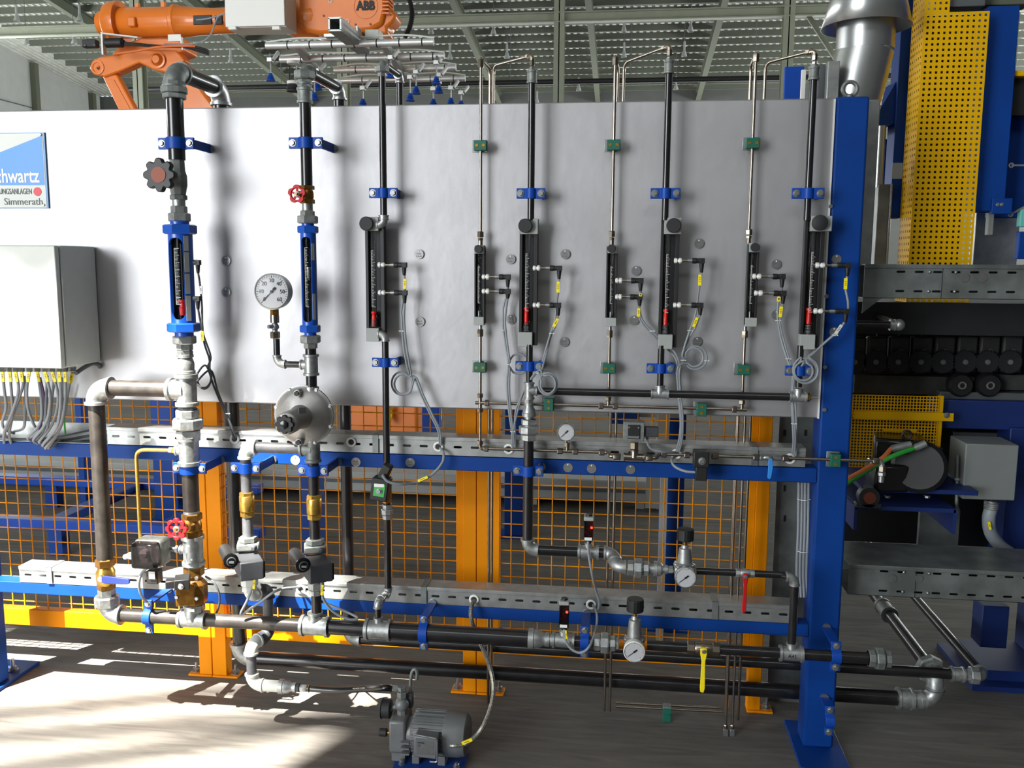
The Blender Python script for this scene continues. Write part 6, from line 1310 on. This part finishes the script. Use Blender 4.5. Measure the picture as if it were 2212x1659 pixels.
# base (seen below the panel)
b = RP(845, 1000, YR+.3); MB().bb(b.x-.38, b.x+.3, YR+.05, YR+.75, .03, .95).build('base', 'orange', t, bevel=.03); MB().bb(b.x-.42, b.x+.34, YR, YR+.8, 0, .04).build('base_plate', 'orange', t); MB().cyl((b.x-.02, YR+.4, .9), (b.x-.02, YR+.4, 1.35), .3, 28).build('turntable', 'orange', t)
MB().bar((b.x-.06, YR+.3, 1.3), RP(600, 520, YR+.13), .3, .35).build('shoulder', 'orange', t, bevel=.04)
for x, y in ((845, 905), (952, 905)): MB().torus(RP(x-5, y-10, YR-.05), VX, .06, .018, 18, 8).build('cable_loop', 'tag_yellow', t)
# dress pack on the arm
t = thing('cable_dress_pack', 'black and orange cable bundle with white brackets clamped on the robot arm', 'cable bundle', RP(310, 110, YR-.2)); YK = YR-.17
for dy, mt, r in ((0, 'black', 2.2), (3.5, 'black', 2.2), (7, 'black', 2.0)): cab(t, [(262, 92+dy*.6, YK), (300, 95+dy*.5, YK), (345, 99+dy*.3, YK-.02), (395, 98+dy*.6, YK), (430, 103+dy*1.2, YK), (452, 110+dy*1.2, YK)], r*mr, mt)
cab(t, [(248, 116, YK-.02), (290, 111, YK-.02), (345, 101, YK-.03), (400, 99, YK-.03), (422, 100, YK-.01)], 2.6*mr, 'cable_orange'); cab(t, [(355, 95, YK-.03), (410, 95, YK-.02), (440, 88, YK-.02), (456, 72, YK-.02), (470, 38, YK), (487, 28, YK)], 1.7*mr, 'cable'); cab(t, [(424, 43, YK), (450, 40, YK), (490, 28, YK)], 1.7*mr, 'cable')
MB().box(RP(224, 95, YK), (4*mr, .05, 46*mr)).build('white_bracket', 'white', t); MB().bar(RP(222, 73, YK), RP(300, 82, YK), .05, 3*mr).build('bracket_arm', 'offwhite', t); MB().box(RP(377, 82, YK+.03), (28*mr, .01, 14*mr)).build('white_bracket', 'white', t); MB().bar(RP(391, 80, YK), RP(396, 108, YK), .03, 3*mr, up=VX).build('bracket_arm', 'white', t)
MB().lathe(RP(230, 93, YK), VX, [(0, 10*mr), (36*mr, 10*mr), (40*mr, 6*mr)], 16).build('connector', 'black', t); MB().box(RP(196, 95, YK), (32*mr, .06, 16*mr)).build('connector_box', 'black', t, bevel=.006)
for x, y in ((181, 82), (202, 80), (183, 98), (204, 97)): MB().cyl(RP(x, y, YK-.035), RP(x, y, YK-.045), 2*mr, 8).build('screw', 'steel', t)
# white box hung on the arm
t = thing('control_box', 'white steel control box hung in front of the robot arm', 'box', RP(550, 62, YR-.3)); a, b = RP(487, 58, YR-.42), RP(612, -60, YR-.42); MB().bb(a.x, b.x, YR-.42, YR-.40, a.z, b.z).build('lid', 'white', t, bevel=.004); MB().bb(a.x, b.x+.002, YR-.395, YR-.17, a.z-.004, b.z).build('box_body', 'offwhite', t, bevel=.004)
for x in (503, 597): MB().box(RP(x, 61, YR-.42), (16*mr, .03, 7*mr)).build('latch', 'white', t, bevel=.004)
# gripper
t = thing('gripper_frame', 'aluminium tube gripper frame hung with blue suction cups', 'gripper', RP(780, 95, YR)); 
GT = [(575, 937, 97, 92.5, 3.88, 6.2), (605, 960, 128, 122, 4.34, 5.8), (722, 985, 151, 147.5, 4.77, 5.6), (735, 1005, 174, 170, 5.17, 5.4)]
for x0, x1, y0, y1, Y, r in GT:
    a, b = P(x0, y0, Y), P(x1, y1, Y); b.z = a.z = (a.z+b.z)/2; m = mpp(a); ft = MB().cyl(a, b, r*m*1.2, 18).build('frame_tube', 'aluminium', t); k = int((x1-x0)/46)
    for i in range(1, k+1): MB().torus(a+(b-a)*(i/(k+.5)), VX, r*m*1.24, .004, 18, 6).build('hose_band', 'black', ft)
    MB().tube(smoothpts([a+VZ*r*m*1.2, a+(b-a)*.2+VZ*.05, a+(b-a)*.45+VZ*.04, a+(b-a)*.8+VZ*.055, b+VZ*.03], 6), .007, 8).build('air_hose', 'offwhite', ft)
a, b = P(668, 97, 3.88), P(985, 170, 5.17)
for x0, y0, Y0, x1, y1, Y1_ in ((640, 96, 3.9, 700, 172, 5.17), (830, 95, 3.9, 880, 172, 5.17)): MB().bar(P(x0, y0, Y0), P(x1, y1, Y1_), .05, .05).build('cross_tube', 'aluminium', t)
CUPS = [(584.5, 167, 115, 3.8), (686, 186, 140, 4.2), (679.5, 208, 160, 4.1), (784, 222, 178, 4.9), (844, 160, 110, 4.0), (886, 210, 150, 4.6), (899, 195, 140, 4.5), (942.5, 174, 120, 4.3), (948, 193, 150, 4.6), (974, 220, 178, 5.0), (996, 226, 190, 5.1), (936, 222, 180, 5.0)]
for x, y, yt, Y in CUPS:
    c = P(x, y, Y); m = mpp(c); cu_ = MB().lathe(c-VZ*8*m, VZ, [(0, 10*m), (2*m, 9.6*m), (5*m, 6.5*m), (6*m, 8.2*m), (9*m, 5.6*m), (10*m, 6.6*m), (13*m, 4.4*m), (16*m, 4*m)], 20).build('suction_cup', 'blue_bright', t)
    tp = Vector((c.x, Y, ZV(c.x, Y, yt))); MB().cyl(c+VZ*6*m, tp, 1.5*m, 8).build('stem', 'steel', cu_); MB().box(c+(tp-c)*.72, (11*m, .04, 9*m)).build('clamp_block', 'aluminium', cu_, bevel=.003)
    MB().bar(c+(tp-c)*.72+VX*6*m, tp+VX*14*m+VZ*6*m+VY*.05, .02, .025).build('arm', 'aluminium', cu_, bevel=.004)
for y in (138, 182): q = P(633, y, 4.1); m = mpp(q); MB().lathe(q, VZ, [(0, 13*m), (6*m, 13*m)], 24).build('buffer_flange', 'white', t)
q = P(633, 198, 4.1); MB().lathe(q, VZ, [(0, 14*m), (3*m, 15*m), (6*m, 12*m), (9*m, 14*m), (13*m, 12*m)], 24).build('buffer_bellows', 'rubber', t); MB().cyl(P(626, 182, 4.1), P(626, 142, 4.1), 2*m, 8).build('buffer_rod', 'black', t); MB().cyl(P(640, 182, 4.1), P(640, 142, 4.1), 2*m, 8).build('buffer_rod', 'steel', t)
# square tube and mount
f0 = P(723, 52, 3.45); m = mpp(f0); w_ = 12.8*m; ln = 4.15-3.45; mb = MB()
for dx, dz, sx, sz in ((-w_, 0, .012, 2*w_), (w_, 0, .012, 2*w_), (0, -w_, 2*w_+.012, .012), (0, w_, 2*w_+.012, .012)): mb.box(f0+Vector((dx, ln/2, dz)), (sx, ln, sz))
mb.build('square_tube', 'sheet', t); MB().bb(f0.x-w_*.9, f0.x+w_*.9, 4.1, 4.14, f0.z-w_*.9, f0.z+w_*.9).build('tube_plug', 'black', t); MB().box(P(748, 86, 3.95), (76*m, .3, 6*m)).build('mount_plate', 'duct', t); MB().box(P(808, 78, 4.0), (34*m, .12, 22*m)).build('valve_block', 'offwhite', t, bevel=.006); MB().box(P(775, 74, 3.9), (4*m, .1, 30*m)).build('mount_angle', 'sheet', t)
MB().cyl(P(780, 70, YR), P(780, 98, YR), 22*m, 20).build('tool_flange', 'dark_grey', t)
t = thing('corrugated_hose', 'black corrugated hose hanging from the robot wrist', 'hose', P(874, 90, YR-.1)); pts = smoothpts([P(x, y, YR-.1) for x, y in ((878, -20), (888, 10), (890, 35), (884, 62), (874, 82))], 14); m = mpp(pts[0]); MB().tube(pts, [(6.2 if i % 2 else 4.6)*m for i in range(len(pts))], 12).build('hose', 'black', t, smooth=20)
# ================================================================ machinery seen through the fence
t = thing('machine_platform', 'low pale grey machine platform far behind the mesh fence', 'platform', (-1, 4, 0)); zp = .19
MB().bb(-6, P(1425, 1050, 2.9).x, 2.92, 4.2, .05, zp).build('platform_body', 'grey_paint', t, bevel=.01); MB().bb(-6, P(1425, 1050, 2.9).x, 2.905, 2.92, .115, .135).build('groove', 'grey_dark', t)
for x in (1382, 1428, 1150): q = P(x, 1100, 2.95); MB().bb(q.x-.03, q.x+.03, 2.95, 3.03, 0, .06).build('foot', 'grey_paint', t)
q = P(1425, 1050, 2.9); MB().bb(q.x-.09, q.x+.0, 2.86, 2.92, .03, .42).build('end_plate', 'grey_paint', t)
t = thing('conveyor_frame', 'blue floor level conveyor frame behind the fence', 'frame', (-2.6, 2.0, 0)); zt = .2
ya, yb = F(40, 1122, .2).y, F(40, 1030, .2).y; xa = P(20, 1130, ya).x-1.5
for Y in (ya, yb): MB().bb(xa, P(560, 1140, Y).x, Y, Y+.09, zt-.055, zt).build('side_beam', 'blue_bright', t, bevel=.004)
for x in (P(85, 1122, ya).x, P(85, 1122, ya).x-1.2, P(330, 1130, ya).x): MB().bb(x, x+.09, ya+.05, yb+.02, zt-.055, zt-.005).build('cross_beam', 'blue', t, bevel=.004)
for x, Y in ((P(100, 1140, ya).x, ya), (P(400, 1140, ya).x, ya), (P(100, 1140, yb).x, yb)): MB().bb(x, x+.08, Y+.01, Y+.08, 0, zt-.05).build('leg', 'blue', t)
for x0, x1, Y, z1, lb in ((648, 684, .95, 1.3, 'behind the governor pipe'), (1428, 1480, .95, 1.3, 'behind the upper regulator'), (168, 182, 2.4, .95, 'behind the hanging enclosure cables'), (330, 382, 2.2, 1.25, 'behind the bypass tee'), (912, 948, 3.6, 1.2, 'beside the robot base'), (1090, 1130, 2.2, 1.3, 'behind the union')):
    a, b = P(x0, 1000, Y), P(x1, 1000, Y); t = thing('steel_post', 'blue square machine post ' + lb, 'post', (a.x, Y, 0)); MB().bb(a.x, b.x, Y, Y+.1, .01+(.19 if Y > 3 else 0), z1).build('tube', 'blue', t, bevel=.005); MB().bb(a.x-.04, b.x+.04, Y-.03, Y+.13, (.19 if Y > 3 else 0), .01+(.19 if Y > 3 else 0)).build('foot_plate', 'blue', t)
t = thing('furnace_underframe', 'dark blue furnace underframe beams hidden behind the panel', 'frame', (-1, 1, 1.2)); MB().bb(-2.6, .6, .95, 1.05, 1.2, 1.3).build('rail', 'blue_shaded', t, bevel=.004); MB().bb(-2.6, .6, 2.2, 2.3, 1.2, 1.3).build('rail', 'blue_shaded', t, bevel=.004)
for x in (-2.2, -.9, .3): MB().bb(x, x+.08, .95, 2.3, 1.22, 1.3).build('cross_rail', 'blue_shaded', t)
a = P(1390, 925, .75); t = thing('terminal_box', 'blue and grey terminal box behind the fence above the tray', 'box', P(1390, 960, .75)); MB().box(P(1350, 895, .85), (.12, .08, .07)).build('blue_box', 'blue', t, bevel=.004); MB().box(P(1432, 925, .8), (.05, .06, .14)).build('grey_box', 'grey_paint', t, bevel=.004); MB().box(P(1390, 895, .9), (.3, .03, .02)).build('rail', 'grey_paint', t); q = P(1438, 925, .84); MB().bb(q.x-.015, q.x+.015, .83, .87, 0, q.z).build('stand', 'grey_paint', t)
a = P(1690, 1000, .32); t = thing('perforated_rail', 'dark perforated steel rail standing behind the frame next to the post', 'rail', (a.x, .32, 0)); MB().bb(P(1680, 1000, .34).x, P(1790, 1000, .34).x, .34, .35, 0, 1.2).build('rail_sheet', 'sheet_dark', t)
for y in (890, 935, 1055, 1120):
    for x in (1695, 1740): q = P(x, y, .338); MB().box(q, (.008, .003, .022)).build('slot', 'black', t)
